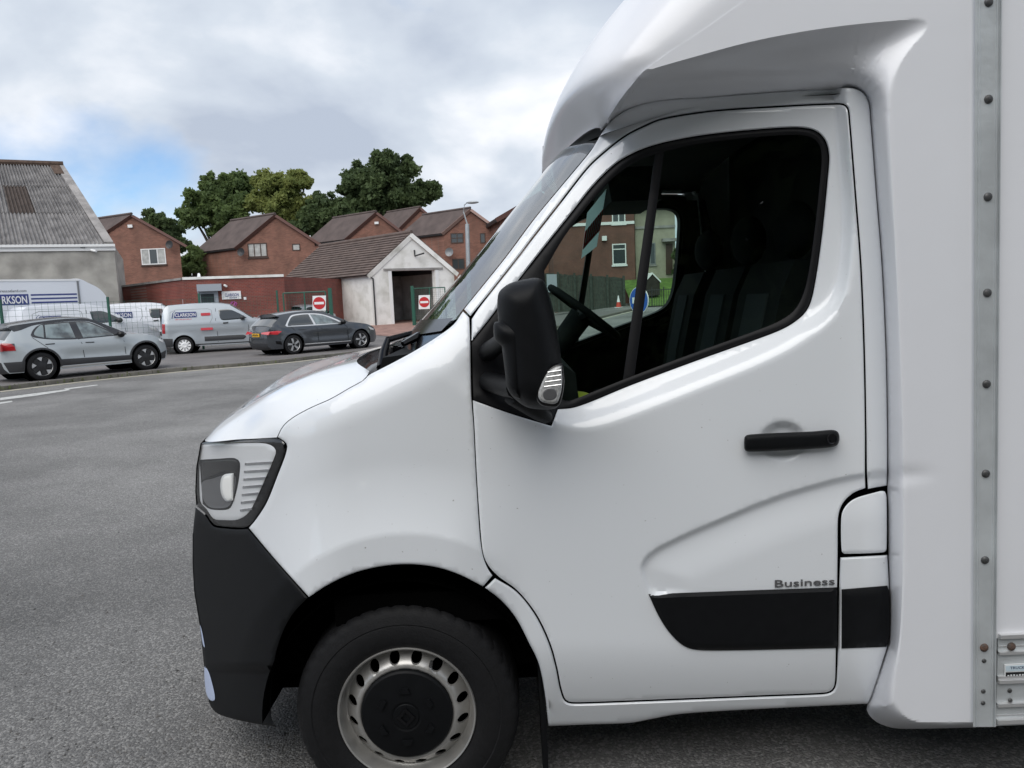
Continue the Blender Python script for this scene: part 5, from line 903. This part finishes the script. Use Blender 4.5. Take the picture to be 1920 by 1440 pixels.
def car(name, label, cat, loc, head, S, group=None):
    root = thing(name, label, cat, loc, head, group); W, zb, zr, tum = S['W'], S['belt'], S['roof'], S['tum']; x0, x1 = S['x']
    def w(x, z):
        x = np.asarray(x, float); z = np.asarray(z, float); v = np.full(x.shape, W)
        v = v-tum*np.clip((z-zb)/(zr-zb), 0, 1)**1.15-.02*sst(zb-.08, zb+.03, z)
        v = v-S.get('er', .22)*np.clip((x0+S.get('rl', .55)-x)/S.get('rl', .55), 0, 1)**2.2-S.get('ef', .34)*np.clip((x-(x1-.85))/.85, 0, 1)**2.2
        v = v-.05*np.clip((.5-z)/.3, 0, 1)**1.5+.012*np.exp(-((z-.78*zb-.0)/.05)**2)-.03*np.exp(-((z-.58*zb)/.13)**2)*sst(.5, .8, x)*(1-sst(2., 2.4, x))
        for xc in S['ax']: v = v+.02*(1-sst(S['ra'], S['ra']+.16, np.hypot(x-xc, z-S['r'])))
        return v
    side = lambda s, off=0.: (lambda uv, ins: np.stack([uv[:, 0], s*(w(uv[:, 0], uv[:, 1])-ins-off), uv[:, 1]], 1))
    segs = S['prof']; prof = []
    for nm, m, pts in segs: prof += [p for p in pts if not prof or np.hypot(p[0]-prof[-1][0], p[1]-prof[-1][1]) > .01]
    smooth_ = {}
    # profile strips across the car
    for nm, m, pts in segs:
        q = cr([tuple(p) for p in pts], .08, False); t = np.gradient(q, axis=0); t /= np.linalg.norm(t, axis=1)[:, None]+1e-9; nn = np.stack([-t[:, 1], t[:, 0]], 1); we = w(q[:, 0], q[:, 1])
        if nn[len(nn)//2]@np.array([q[len(q)//2, 0]-1.3, q[len(q)//2, 1]-.6]) < 0: nn = -nn
        vs_ = np.linspace(-1, 1, 15); cwn = S.get('crown', {}).get(nm, .05); v = []
        for i in range(len(q)):
            for vv in vs_: k = cwn*(1-abs(vv)**2.4); v.append((q[i, 0]+nn[i, 0]*k, vv*we[i], q[i, 1]+nn[i, 1]*k))
        f = [(i*15+k, i*15+k+1, (i+1)*15+k+1, (i+1)*15+k) for i in range(len(q)-1) for k in range(14)]; smooth_[nm] = obj(nm, v, f, m, root, 60, True)
    lowz = S['low']; loop = [tuple(p) for p in prof]
    # lower edge with wheel arches, running front to rear
    bot = []
    for xc in S['ax'][::-1]:
        a0 = math.asin(np.clip((lowz-S['r'])/S['ra'], -1, 1)); bot += [(xc+S['ra']*math.cos(t), S['r']+S['ra']*math.sin(t)) for t in np.linspace(a0, math.pi-a0, 19)]
    out_loop = np.array([p for nm, m, pts in segs for p in cr([tuple(p) for p in pts], .06, False)[:-1]]+[prof[-1]]+bot); sides = {}
    for s in (-1, 1):
        sides[s] = panel('body_side', out_loop, S['paint'], root, side(s), step=.07, roll=.0, lip=.0, local=True, smooth=50)
        for nm, m, lp_, off, par in S['side']:
            if par == 'n' and s != S.get('near', -1): continue
            panel(nm, np.array(lp_) if isinstance(lp_, np.ndarray) else lp_, m, sides[s], side(s, -off), step=.09, ds=.05, roll=.012 if off > .004 else 0, rolld=.004, lip=.004 if off > .004 else 0, local=True)
        for xc in S['ax']:
            carwheel(root, xc, s, s*(W-.015), S['r'], S['rim'])
            mb = MB(); mb.lathe([(S['ra']+.01, -.02), (S['ra']+.01, -.3), (.05, -.3)], (xc, s*W, S['r']), (0, s, 0), 32); mb.build('arch_liner', 'dark_inside', root, 40, True)
    mb = MB(); mb.cbox(((x0+x1)/2, 0, lowz+.08), (x1-x0)*.82, 2*W-.5, .16); mb.build('underbody', 'dark_inside', root, None, True)
    if 'mirror' in S:
        for s in (-1, 1): mb = MB(); mx_, mz = S['mirror']; mb.sphere((mx_, s*(W+.08), mz), .12, 12, 8, (.8, 1, .75)); mb.tube([(mx_, s*(W-.1), mz-.04), (mx_, s*(W+.06), mz-.02)], .03, 6); mb.build('door_mirror', S.get('mirrorm', 'gloss_black'), root, 60, True)
    return root, sides, smooth_, w
def contact(px, py, head, W, dz=.095):
    p = TG(px, py, dz); c, s = math.cos(head), math.sin(head); return np.array([p[0]-s*(W-.1), p[1]+c*(W-.1), float(T(p[0], p[1]))+dz])
def heading(a, b): p, q = TG(*a, .095), TG(*b, .095); return math.atan2(q[1]-p[1], q[0]-p[0])
# grey-blue electric SUV
hv = heading((80, 713), (278, 693))
volvo = dict(W=.92, belt=.98, roof=1.55, tum=.24, x=(-.83, 3.41), ax=(0, 2.65), r=.36, ra=.425, low=.24, rim='aero', paint='paint_bluegrey', mirror=(1.98, 1.05),
  prof=[('rear_bumper', 'clad', [(-.70, .24), (-.79, .36), (-.83, .52)]), ('tailgate', 'paint_bluegrey', [(-.83, .52), (-.82, .8), (-.78, 1.0), (-.72, 1.06)]), ('rear_window', 'car_glass', [(-.72, 1.06), (-.5, 1.35)]), ('spoiler', 'roof_black', [(-.5, 1.35), (-.60, 1.385), (-.56, 1.41)]), ('roof', 'roof_black', [(-.56, 1.41), (-.1, 1.48), (.4, 1.53), (.9, 1.55), (1.35, 1.51)]), ('windscreen', 'car_glass', [(1.35, 1.51), (1.75, 1.31), (2.2, 1.06)]), ('bonnet', 'paint_bluegrey', [(2.2, 1.06), (2.6, 1.01), (3.0, .93), (3.25, .83)]), ('front_panel', 'paint_bluegrey', [(3.25, .83), (3.36, .70), (3.41, .5)]), ('front_bumper', 'clad', [(3.41, .5), (3.39, .34), (3.3, .24)])],
  side=[('roof_side', 'roof_black', [(-.58, 1.395), (-.1, 1.465), (.4, 1.515), (.9, 1.535), (1.34, 1.5), (1.75, 1.30), (2.18, 1.055), (1.95, 1.03, 1), (1.75, 1.17), (1.35, 1.42), (.9, 1.465), (.3, 1.44), (-.05, 1.40), (-.35, 1.30), (-.5, 1.27, 1)], .004, 0),
        ('window_surround', 'roof_black', [(-.16, 1.16), (-.02, 1.34), (.2, 1.43), (.9, 1.455), (1.3, 1.42), (1.7, 1.2), (1.98, 1.02, 1), (.9, .99), (.3, 1.02), (-.1, 1.10)], .006, 0),
        ('window', 'car_glass_light', [(-.08, 1.165), (.02, 1.32), (.17, 1.40), (.12, 1.08, 1)], .011, 0), ('window', 'car_glass_light', [(.22, 1.40, 1), (.80, 1.43, 1), (.86, 1.02, 1), (.3, 1.05), (.17, 1.075, 1)], .011, 0), ('window', 'car_glass_light', [(.97, 1.435, 1), (1.27, 1.40), (1.65, 1.19), (1.85, 1.04, 1), (1.05, 1.02, 1)], .011, 0),
        ('sill_cladding', 'clad', [(.40, .50, 1), (2.25, .46, 1), (2.22, .33, 1), (.42, .33, 1)], .012, 0), ('bumper_cladding', 'clad', [(-.8, .52, 1), (-.38, .52, 1), (-.41, .26, 1), (-.7, .26, 1)], .010, 0), ('front_cladding', 'clad', [(3.38, .5, 1), (3.05, .42, 1), (3.1, .26, 1), (3.33, .28, 1)], .010, 0),
        ('sill_strip', 'alloy', [(.44, .325, 1), (2.2, .325, 1), (2.2, .28, 1), (.46, .27, 1)], .014, 0),
        ('arch_trim', 'clad', ribbon([(.45*math.cos(t), .36+.45*math.sin(t)) for t in np.linspace(-.1, 3.2, 30)], .05), .012, 0), ('arch_trim', 'clad', ribbon([(2.65+.45*math.cos(t), .36+.45*math.sin(t)) for t in np.linspace(-.1, 3.2, 30)], .05), .012, 0),
        ('door_gap', 'dark_inside', ribbon([(-.14, 1.10), (.02, .95), (.16, .82), (.25, .72)], .012), .003, 0), ('door_gap', 'dark_inside', ribbon([(.92, 1.0), (.99, .88), (1.03, .5)], .012), .003, 0), ('door_gap', 'dark_inside', ribbon([(1.98, 1.0), (2.08, .85), (2.1, .5)], .012), .003, 0),
        ('door_handle', 'clad', [(.12, .92, 1), (.34, .925, 1), (.34, .90, 1), (.12, .895, 1)], .012, 0), ('door_handle', 'clad', [(1.08, .90, 1), (1.3, .895, 1), (1.3, .87, 1), (1.08, .875, 1)], .012, 0),
        ('tail_lamp', 'tail_red', [(-.80, 1.0, 1), (-.56, .98, 1), (-.54, .80, 1), (-.79, .8, 1)], .012, 0), ('tail_lamp_clear', 'pane', [(-.62, .985, 1), (-.55, .975, 1), (-.55, .9, 1)], .016, 0), ('head_lamp', 'lamp_silver', [(3.08, .86, 1), (3.28, .78, 1), (3.27, .72, 1), (3.12, .78, 1)], .012, 0)])
vr, vsides, vst, vw = car('parked_suv', 'pale blue-grey electric SUV with black roof parked by the far kerb', 'car', contact(80, 713, hv, .92), hv, volvo)
for s in (-1, 1): mb = MB(); mb.box((-.86, s*.78-.13 if s > 0 else s*.78-.13, .80), (.03, 0, 0), (0, .26, 0), (0, 0, .18)); mb.build('tail_lamp', 'tail_red', vr, None, True)
mb = MB(); mb.box((-.905, -.52, .585), (.02, 0, 0), (0, .30, 0), (0, 0, .12)); mb.build('number_plate', 'plate_yellow', vr, None, True)
mb = MB(); mb.box((-.89, -.6, .83), (.02, 0, 0), (0, 1.2, 0), (0, 0, .13)); mb.build('tail_panel', 'gloss_black', vr, None, True)
# dark grey hatchback
ha = heading((550, 664.5), (678, 653))
audi = dict(W=.90, belt=.95, roof=1.43, tum=.25, x=(-.84, 3.50), ax=(0, 2.64), r=.335, ra=.385, low=.22, rim='five', paint='paint_dark', mirror=(1.9, 1.0),
  prof=[('rear_bumper', 'clad', [(-.70, .22), (-.80, .30), (-.83, .42)]), ('tailgate', 'paint_dark', [(-.83, .42), (-.84, .62), (-.80, .82), (-.73, .97)]), ('rear_window', 'car_glass', [(-.73, .97), (-.36, 1.28)]), ('spoiler', 'gloss_black', [(-.36, 1.28), (-.47, 1.31), (-.43, 1.335)]), ('roof', 'paint_dark', [(-.43, 1.335), (0, 1.39), (.5, 1.43), (1.0, 1.425), (1.35, 1.37)]), ('windscreen', 'car_glass', [(1.35, 1.37), (1.75, 1.2), (2.2, .985)]), ('bonnet', 'paint_dark', [(2.2, .985), (2.6, .93), (3.0, .85), (3.28, .74)]), ('front_panel', 'paint_dark', [(3.28, .74), (3.44, .62), (3.5, .42)]), ('front_bumper', 'clad', [(3.5, .42), (3.5, .3), (3.38, .2)])],
  side=[('window_trim', 'alu_bright', [(-.24, .985), (-.02, 1.24), (.12, 1.325), (.5, 1.36), (.95, 1.345), (1.3, 1.285), (1.7, 1.12), (2.0, .945, 1), (.9, .93), (-.2, .945)], .005, 0),
        ('window', 'car_glass', [(-.16, .985), (.02, 1.22), (.16, 1.29), (.5, 1.325), (.72, 1.325, 1), (.80, .97, 1), (.0, .97)], .010, 0), ('window', 'car_glass_light', [(.78, 1.325, 1), (.95, 1.31), (1.28, 1.25), (1.62, 1.10), (1.85, .97, 1), (.88, .97, 1)], .010, 0),
        ('sill_trim', 'clad', [(.36, .36, 1), (2.27, .34, 1), (2.25, .24, 1), (.38, .24, 1)], .012, 0), ('sill_strip', 'alu_bright', [(.40, .335, 1), (2.2, .32, 1), (2.2, .295, 1), (.42, .30, 1)], .018, 0),
        ('door_gap', 'dark_inside', ribbon([(-.05, .93), (.08, .80), (.28, .66), (.36, .5)], .012), .003, 0), ('door_gap', 'dark_inside', ribbon([(.86, .93), (.92, .8), (.95, .36)], .012), .003, 0), ('door_gap', 'dark_inside', ribbon([(1.98, .92), (2.1, .8), (2.12, .36)], .012), .003, 0),
        ('door_handle', 'paint_dark', [(.22, .85, 1), (.46, .845, 1), (.46, .81, 1), (.22, .815, 1)], .03, 0), ('door_handle', 'paint_dark', [(1.08, .83, 1), (1.32, .825, 1), (1.32, .79, 1), (1.08, .795, 1)], .03, 0),
        ('tail_lamp', 'tail_red_bright', [(-.80, .81, 1), (-.52, .83, 1), (-.40, .80, 1), (-.55, .70, 1), (-.81, .72, 1)], .012, 0), ('head_lamp', 'lamp_silver', [(2.98, .77, 1), (3.3, .68, 1), (3.32, .62, 1), (3.1, .66, 1)], .012, 0), ('vent_trim', 'gloss_black', [(-.62, .50, 1), (-.45, .48, 1), (-.43, .36, 1), (-.6, .40, 1)], .012, 0)])
ar_, asides, ast, aw = car('parked_hatchback', 'dark grey hatchback with bright window trim parked on the far pavement', 'car', contact(550, 664.5, ha, .90), ha, audi)
for s in (-1, 1): mb = MB(); mb.prism([(-.87, s*.34, .74), (-.87, s*.86, .71), (-.80, s*.86, .82), (-.85, s*.34, .79)], (.03, 0, 0)); mb.build('tail_lamp', 'tail_red_bright', ar_, None, True)
mb = MB(); mb.box((-.91, -.26, .64), (.02, 0, 0), (0, .52, 0), (0, 0, .115)); npl = mb.build('number_plate', 'plate_yellow', ar_, None, True)
marks('plate_characters', 'label_black', npl, (-.914, .23, .665), (0, -1, 0), (0, 0, 1), .07, .46, 7, local=True)
# small silver van with livery
vanprof = lambda c: [('rear_bumper', 'clad', [(-.66, .3), (-.74, .4), (-.75, .6)]), ('rear_doors', c, [(-.75, .6), (-.74, 1.0), (-.70, 1.4), (-.62, 1.72), (-.52, 1.80)]), ('roof', c, [(-.52, 1.80), (.3, 1.84), (1.2, 1.83), (1.7, 1.75)]), ('windscreen', 'car_glass', [(1.7, 1.75), (2.1, 1.48), (2.5, 1.22)]), ('bonnet', c, [(2.5, 1.22), (2.9, 1.13), (3.3, 1.02), (3.5, .9)]), ('front_panel', c, [(3.5, .9), (3.6, .75), (3.62, .55)]), ('front_bumper', 'clad', [(3.62, .55), (3.62, .4), (3.5, .28)])]
def livery(off=.006): return []
berl = lambda c: dict(W=.92, belt=1.18, roof=1.84, tum=.16, x=(-.75, 3.62), ax=(0, 2.78), r=.33, ra=.39, low=.28, rim='steel', paint=c, mirror=(2.12, 1.27), mirrorm='clad', er=.10, rl=.3, prof=vanprof(c),
  side=[('window', 'car_glass', [(1.28, 1.60, 1), (1.65, 1.60), (1.95, 1.47), (2.28, 1.26, 1), (2.1, 1.22, 1), (1.45, 1.20), (1.33, 1.27)], .008, 0), ('side_moulding', 'clad', [(.72, .62, 1), (2.1, .62), (2.2, .55), (2.1, .45, 1), (.72, .45, 1)], .016, 0), ('sill_trim', 'clad', [(.38, .36, 1), (2.4, .36, 1), (2.4, .28, 1), (.38, .28, 1)], .010, 0), ('bumper_side', 'clad', [(-.72, .62, 1), (-.38, .6, 1), (-.4, .30, 1), (-.66, .30, 1)], .012, 0), ('tail_lamp', 'tail_red', [(-.71, 1.16, 1), (-.60, 1.16, 1), (-.62, .80, 1), (-.73, .8, 1)], .012, 0),
        ('door_gap', 'dark_inside', ribbon([(1.18, 1.66), (1.16, 1.2), (1.2, .4)], .014), .003, 0), ('door_gap', 'dark_inside', ribbon([(2.28, 1.2), (2.32, .9), (2.3, .5)], .014), .003, 0), ('panel_recess', 'mid_metal', ribbon([(-.42, 1.30), (-.40, 1.58), (-.2, 1.66), (.9, 1.66), (1.03, 1.60), (1.05, 1.3), (.95, 1.12)], .014), .003, 0), ('door_handle', 'clad', [(1.42, 1.12, 1), (1.6, 1.13, 1), (1.6, 1.08, 1), (1.42, 1.07, 1)], .02, 0), ('head_lamp', 'lamp_silver', [(3.1, 1.02, 1), (3.45, .92, 1), (3.45, .8, 1), (3.2, .86, 1)], .012, 0)])
def logo(par, w, x, z, size, s=-1, small='van hire'):
    y = float(w(np.array([x+.5]), np.array([z]))[0])+.022; ux = (1, 0, 0) if s < 0 else (-1, 0, 0)
    mb = MB(); L = size*5.6; mb.prism([(x, s*y, z-size*.25), (x+L, s*y, z-size*.25), (x+L, s*y, z+size*1.2), (x+size*.5, s*y, z+size*1.2)], (0, s*.003, 0)); lg = mb.build('logo_plate', 'logo_navy', par, None, True)
    text('logo_lettering', 'CLARKSON', 'sign_white', lg, (x+size*.35, s*(y+.006), z), ux, (0, 0, 1), size*.95, 0, .02, width=L*.9, local=True)
    mb = MB(); mb.tube([(x-size*.5, s*(y+.002), z-size*.4), (x-size*.2, s*(y+.002), z+size), (x+size*.4, s*(y+.002), z+size*1.6)], size*.09, 5); mb.build('logo_swoosh', 'logo_navy', lg, None, True)
    marks('logo_small_print', 'logo_red', lg, (x+size*.2, s*(y+.004), z-size*.95), ux, (0, 0, 1), size*.36, L*.75, 14, local=True)
    return lg
hb = math.radians(17); br, bsd, bst, bw = car('panel_van', 'small silver panel van with sign-written sides behind the mesh fence', 'van', contact(348, 664, hb, .92, .09), hb, berl('paint_silver'))
logo(br, bw, -.28, 1.40, .14); y = float(bw(np.array([.8]), np.array([1.4]))[0])+.02
mb = MB(); mb.box((.66, -y-.003, 1.405), (.33, 0, 0), (0, .003, 0), (0, 0, .10)); mb.build('red_strip', 'logo_red', br, None, True)
mb = MB(); mb.box((.62, -.95, .86), (.42, 0, 0), (0, .01, 0), (0, 0, .09)); mb.build('red_strip', 'logo_red', br, None, True)
mb = MB(); mb.box((-.775, -.72, .95), (.012, 0, 0), (0, .62, 0), (0, 0, .78)); mb.build('rear_window', 'car_glass', br, None, True)
# silver-white van behind the SUV
hs = math.radians(50); p = U(60, 672, 26.5); sv, ssd, sst_, sw = car('panel_van', 'silver-white panel van behind the SUV, roof and side window showing', 'van', (p[0], p[1]+.6, float(T(p[0], p[1]))+.09), hs, berl('van_white2')); sv.scale = (1.12, 1.05, 1.1)
logo(sv, sw, -.28, 1.36, .12)
# white van with livery farther back
hw = math.radians(17); p = U(212, 655, 33.5); wv_, wsd, wst, ww = car('panel_van', 'white panel van with navy and red lettering between the SUV and the silver van', 'van', (p[0]+.3, p[1], float(T(p[0], p[1]))+.09), hw, berl('van_white2')); wv_.scale = (1.15, 1.05, 1.05)
logo(wv_, ww, -.25, 1.30, .17)
# car behind the gate
p = U(555, 640, 40.5); hg = math.radians(75); cg = dict(audi); cg['paint'] = 'paint_silver'; cg['prof'] = [(a, 'paint_silver' if b == 'paint_dark' else b, c) for a, b, c in audi['prof']]; gc = car('parked_saloon', 'silver car behind the green gate, mostly hidden by the dark hatchback', 'car', (p[0], p[1], float(T(p[0], p[1]))+.09), hg, cg)
# white luton truck with blue livery
hl_ = math.radians(50); q0 = U(150, 560, 30.0); q0[2] = float(T(q0[0], q0[1]))+.09; lt = thing('luton_truck', 'white luton box truck with blue striped livery below the grey shed', 'truck', q0, hl_)
ztp = (U(150, 523, 30.0)[2]-q0[2]); hw_ = 1.1
mb = MB(); mb.box((-4.6, 0, .75), (4.6, 0, 0), (0, 2*hw_, 0), (0, 0, ztp-.75-.07)); mb.build('box_body', 'van_white2', lt, None, True)
mb = MB(); mb.box((-4.65, -.02, ztp-.069), (4.68, 0, 0), (0, 2*hw_+.04, 0), (0, 0, .07)); mb.build('box_top_rail', 'sign_white', lt, None, True); mb = MB(); mb.box((-.06, -.02, .75), (.07, 0, 0), (0, .018, 0), (0, 0, ztp-.83)); mb.build('corner_strip', 'mid_metal', lt, None, True)
pr_ = cr([(.011, ztp-.01), (.5, ztp-.13), (.95, ztp-.40), (1.22, ztp-.80), (1.28, ztp-1.1, 1), (1.1, ztp-1.25), (.3, ztp-1.2, 1), (.2, ztp-1.5), (.011, ztp-1.6, 1)], .08)
cols = []
for vv in np.linspace(-1, 1, 15): k = 1-abs(vv)**3.5; sc = .86+.14*k; cols.append(np.c_[pr_[:, 0]*sc, np.full(len(pr_), hw_+vv*hw_*.985), ztp-1.2+(pr_[:, 1]-ztp+1.2)*(.95+.05*k)])
n = len(pr_); v = np.concatenate(cols); f = [(i*n+k, i*n+(k+1) % n, (i+1)*n+(k+1) % n, (i+1)*n+k) for i in range(14) for k in range(n)]+[tuple(range(n)), tuple(range(14*n, 15*n))]; obj('fairing', v, f, 'van_white2', lt, 50, True)
for k in range(3): mb = MB(); mb.box((-1.72, -.006, ztp-.62-k*.145), (1.62, 0, 0), (0, .004, 0), (0, 0, .06)); mb.build('blue_stripe', 'logo_navy', lt, None, True)
mb = MB(); mb.box((-3.22, -.006, ztp-.95), (1.42, 0, 0), (0, .004, 0), (0, 0, .40)); lgp = mb.build('logo_plate', 'logo_navy', lt, None, True); text('logo_lettering', 'CLARKSON', 'sign_white', lgp, (-3.17, -.012, ztp-.89), (1, 0, 0), (0, 0, 1), .28, 0, .02, width=1.31, local=True)
text('web_lettering', 'www.clarksonhirescotland.com', 'dark_metal', lt, (-3.6, -.012, ztp-.47), (1, 0, 0), (0, 0, 1), .10, 0, 0, width=1.75, local=True)
mb = MB(); mb.prism([(.012, .1, .4), (2.0, .1, .4), (2.05, .1, 1.1), (1.35, .1, 1.3), (.85, .1, 1.9), (.3, .1, ztp-1.22), (.012, .1, ztp-1.3)], (0, 2.0, 0)); mb.build('cab', 'van_white2', lt, None, True)
mb = MB(); mb.prism([(.35, .085, 1.35), (1.25, .085, 1.35), (.8, .085, 1.85), (.4, .085, 1.9)], (0, .01, 0)); mb.build('cab_window', 'car_glass', lt, None, True)
for xx in (1.2, -2.6): carwheel(lt, xx, -1, .12, .34, 'steel'); carwheel(lt, xx, 1, 2.08, .34, 'steel')
# ================================================================== trees
def leafmat(name, c1, c2):
    m = mat(name, c1, .75, col2=c2, vscale=.55, thr=(.35, .65), detail=5); b = m.node_tree.nodes['Principled BSDF']; b.inputs['Specular IOR Level'].default_value = .25; t = m.node_tree; tr = t.nodes.new('ShaderNodeBsdfTranslucent'); tr.inputs[0].default_value = (*[min(1, x*1.6) for x in c2], 1); mxn = t.nodes.new('ShaderNodeMixShader'); mxn.inputs[0].default_value = .35; t.links.new(b.outputs[0], mxn.inputs[1]); t.links.new(tr.outputs[0], mxn.inputs[2]); t.links.new(mxn.outputs[0], t.nodes['Material Output'].inputs[0]); return m
leafmat('leaf_dark', (.05, .075, .035), (.105, .145, .06)); leafmat('leaf_mid', (.065, .1, .04), (.135, .185, .065)); leafmat('leaf_yellow', (.11, .145, .045), (.24, .265, .085)); mat('bark', (.06, .05, .04), .95, var=.3, vscale=6)
def leaves(lobes, n, size, squash=.85):
    vol = np.array([r**2 for _, r in lobes]); pk = nrs.choice(len(lobes), n, p=vol/vol.sum()); cen = np.array([c for c, _ in lobes])[pk]; rad = np.array([r for _, r in lobes])[pk]
    d = nrs.normal(size=(n, 3)); d /= np.linalg.norm(d, axis=1)[:, None]; rr = rad*(.40+.60*nrs.rand(n)**.7)*(1+.16*nrs.normal(size=n))
    # clump the leaves into twigs
    tw = nrs.normal(size=(n//9+1, 3)); tw /= np.linalg.norm(tw, axis=1)[:, None]; ti = nrs.randint(0, len(tw), n); d = d*.55+tw[ti]*.45*1.0; d /= np.linalg.norm(d, axis=1)[:, None]
    c = cen+d*rr[:, None]*np.array([1, 1, squash]); a = nrs.normal(size=(n, 3)); a /= np.linalg.norm(a, axis=1)[:, None]; b = np.cross(a, nrs.normal(size=(n, 3))); b /= np.linalg.norm(b, axis=1)[:, None]; s = size*(.6+.8*nrs.rand(n))[:, None]
    v = np.stack([c-a*s, c+b*s*.6, c+a*s, c-b*s*.6], 1).reshape(-1, 3); f = np.arange(4*n).reshape(-1, 4); return v, f
def fastmesh(name, v, f, m, parent):
    v = v-rootloc(parent); me = bpy.data.meshes.new(name); me.vertices.add(len(v)); me.vertices.foreach_set('co', v.ravel()); n = len(f); me.loops.add(4*n); me.loops.foreach_set('vertex_index', f.ravel()); me.polygons.add(n); me.polygons.foreach_set('loop_start', np.arange(0, 4*n, 4)); me.polygons.foreach_set('loop_total', np.full(n, 4)); me.update(); me.validate(); me.materials.append(MT[m]); o = bpy.data.objects.new(name, me); C.objects.link(o); o.parent = parent; return o
def tree(label, lobes, Y, base, n, m, size=.3, group=None, sub=13, name='broadleaf_tree', extra=()):
    k = Y/1400.*1.0; b = U(base[0], base[1], Y); b[2] = max(0, float(T(b[0], b[1]))-.2); t = thing(name, label, 'tree', b, 0, group); L3 = []; mainc = []
    for (px, py, r) in lobes:
        c = U(px, py, Y+rnd.uniform(-.5, .5)*r*k); R = r*k; mainc.append((c, R))
        for i in range(sub):
            d = nrs.normal(size=3); d /= np.linalg.norm(d); L3.append((c+d*R*np.array([.74, .8, .74])*rnd.uniform(.8, 1.12), R*rnd.uniform(.18, .44)))
        L3.append((c, R*.62))
    v, f = leaves(L3, n, size); fastmesh('crown', v, f, m, t)
    mb = MB(); top = sum((c for c, _ in mainc))/len(mainc); fork = b+(top-b)*.45; mb.tube([b, b+(fork-b)*.5+[.2, 0, 0], fork], [.5, .38, .3], 8)
    for c, R in mainc: mb.tube([fork, (fork+c)/2+[0, 0, .4], c+[0, 0, R*.3]], [.22, .14, .05], 6)
    for c, R in L3[::3]: mq = min(mainc, key=lambda q: np.linalg.norm(q[0]-c)); mb.tube([mq[0]+[0, 0, mq[1]*.27], c], [.07, .02], 4)
    tag(mb.build('trunk', 'bark', t, 60), kind='stuff') if 0 else mb.build('trunk', 'bark', t, 60); return t
G1 = 'trees behind the brick houses'
tree('large dark green tree left of the yellow-green one, behind the brick houses', [(428, 362, 42), (385, 375, 32), (372, 410, 30), (412, 405, 38), (455, 352, 34), (440, 400, 40), (352, 395, 20), (390, 340, 16)], 82, (420, 540), 34000, 'leaf_mid', .21, G1)
tree('yellow-green leafy tree between the two darker trees', [(505, 350, 34), (545, 348, 32), (560, 385, 36), (515, 390, 36), (480, 375, 26), (575, 345, 15), (530, 420, 36), (565, 330, 12)], 80, (520, 540), 30000, 'leaf_yellow', .19, G1)
tree('biggest dark green tree rising behind the middle brick houses', [(690, 340, 46), (735, 330, 44), (665, 360, 34), (775, 360, 34), (810, 362, 22), (720, 375, 46), (680, 390, 36), (770, 385, 26), (716, 305, 24), (760, 305, 14), (650, 395, 30), (640, 355, 12), (625, 400, 26)], 84, (715, 540), 42000, 'leaf_dark', .22, G1)
tree('small dark tree showing over the left brick house roof', [(290, 412, 22), (315, 425, 24), (335, 455, 20), (270, 425, 18)], 72, (310, 540), 10000, 'leaf_dark', .19, G1)
tree('dark bushy tree filling the gap between the large trees', [(610, 400, 34), (585, 415, 30), (630, 385, 26), (560, 440, 26), (600, 370, 14), (640, 410, 30), (590, 390, 22)], 78, (600, 540), 14000, 'leaf_dark', .2, G1)
tree('green shrub in the gap between the two left brick houses', [(352, 490, 20), (368, 478, 18), (345, 505, 16), (372, 500, 18)], 62, (358, 545), 4000, 'leaf_mid', .2, None, 6, 'shrub')
tree('dark shrub beside the cream house, seen through the cab window', [(1280, 482, 22), (1290, 500, 20), (1275, 505, 14), (1300, 480, 22)], 49, (1282, 540), 4500, 'leaf_dark', .16, None, 6, 'shrub')
# the belt of trees on the photographer's side of the road, which the van's glass mirrors
tb = thing('tree_belt', 'belt of dark trees behind the viewpoint, mirrored in the cab window', 'trees', (0, -9, 0)); tb['kind'] = 'stuff'
Lb = [((x+rnd.uniform(-.8, .8), -10+rnd.uniform(-1.5, 1.5), z), rnd.uniform(1.3, 2.0)) for x in np.arange(-17, 19, 1.8) for z in np.arange(1.0, 7.5, 1.6)]
Lb = [(np.array(c), r) for c, r in Lb]; v, f = leaves(Lb, 70000, .3); fastmesh('foliage', v, f, 'leaf_dark', tb)
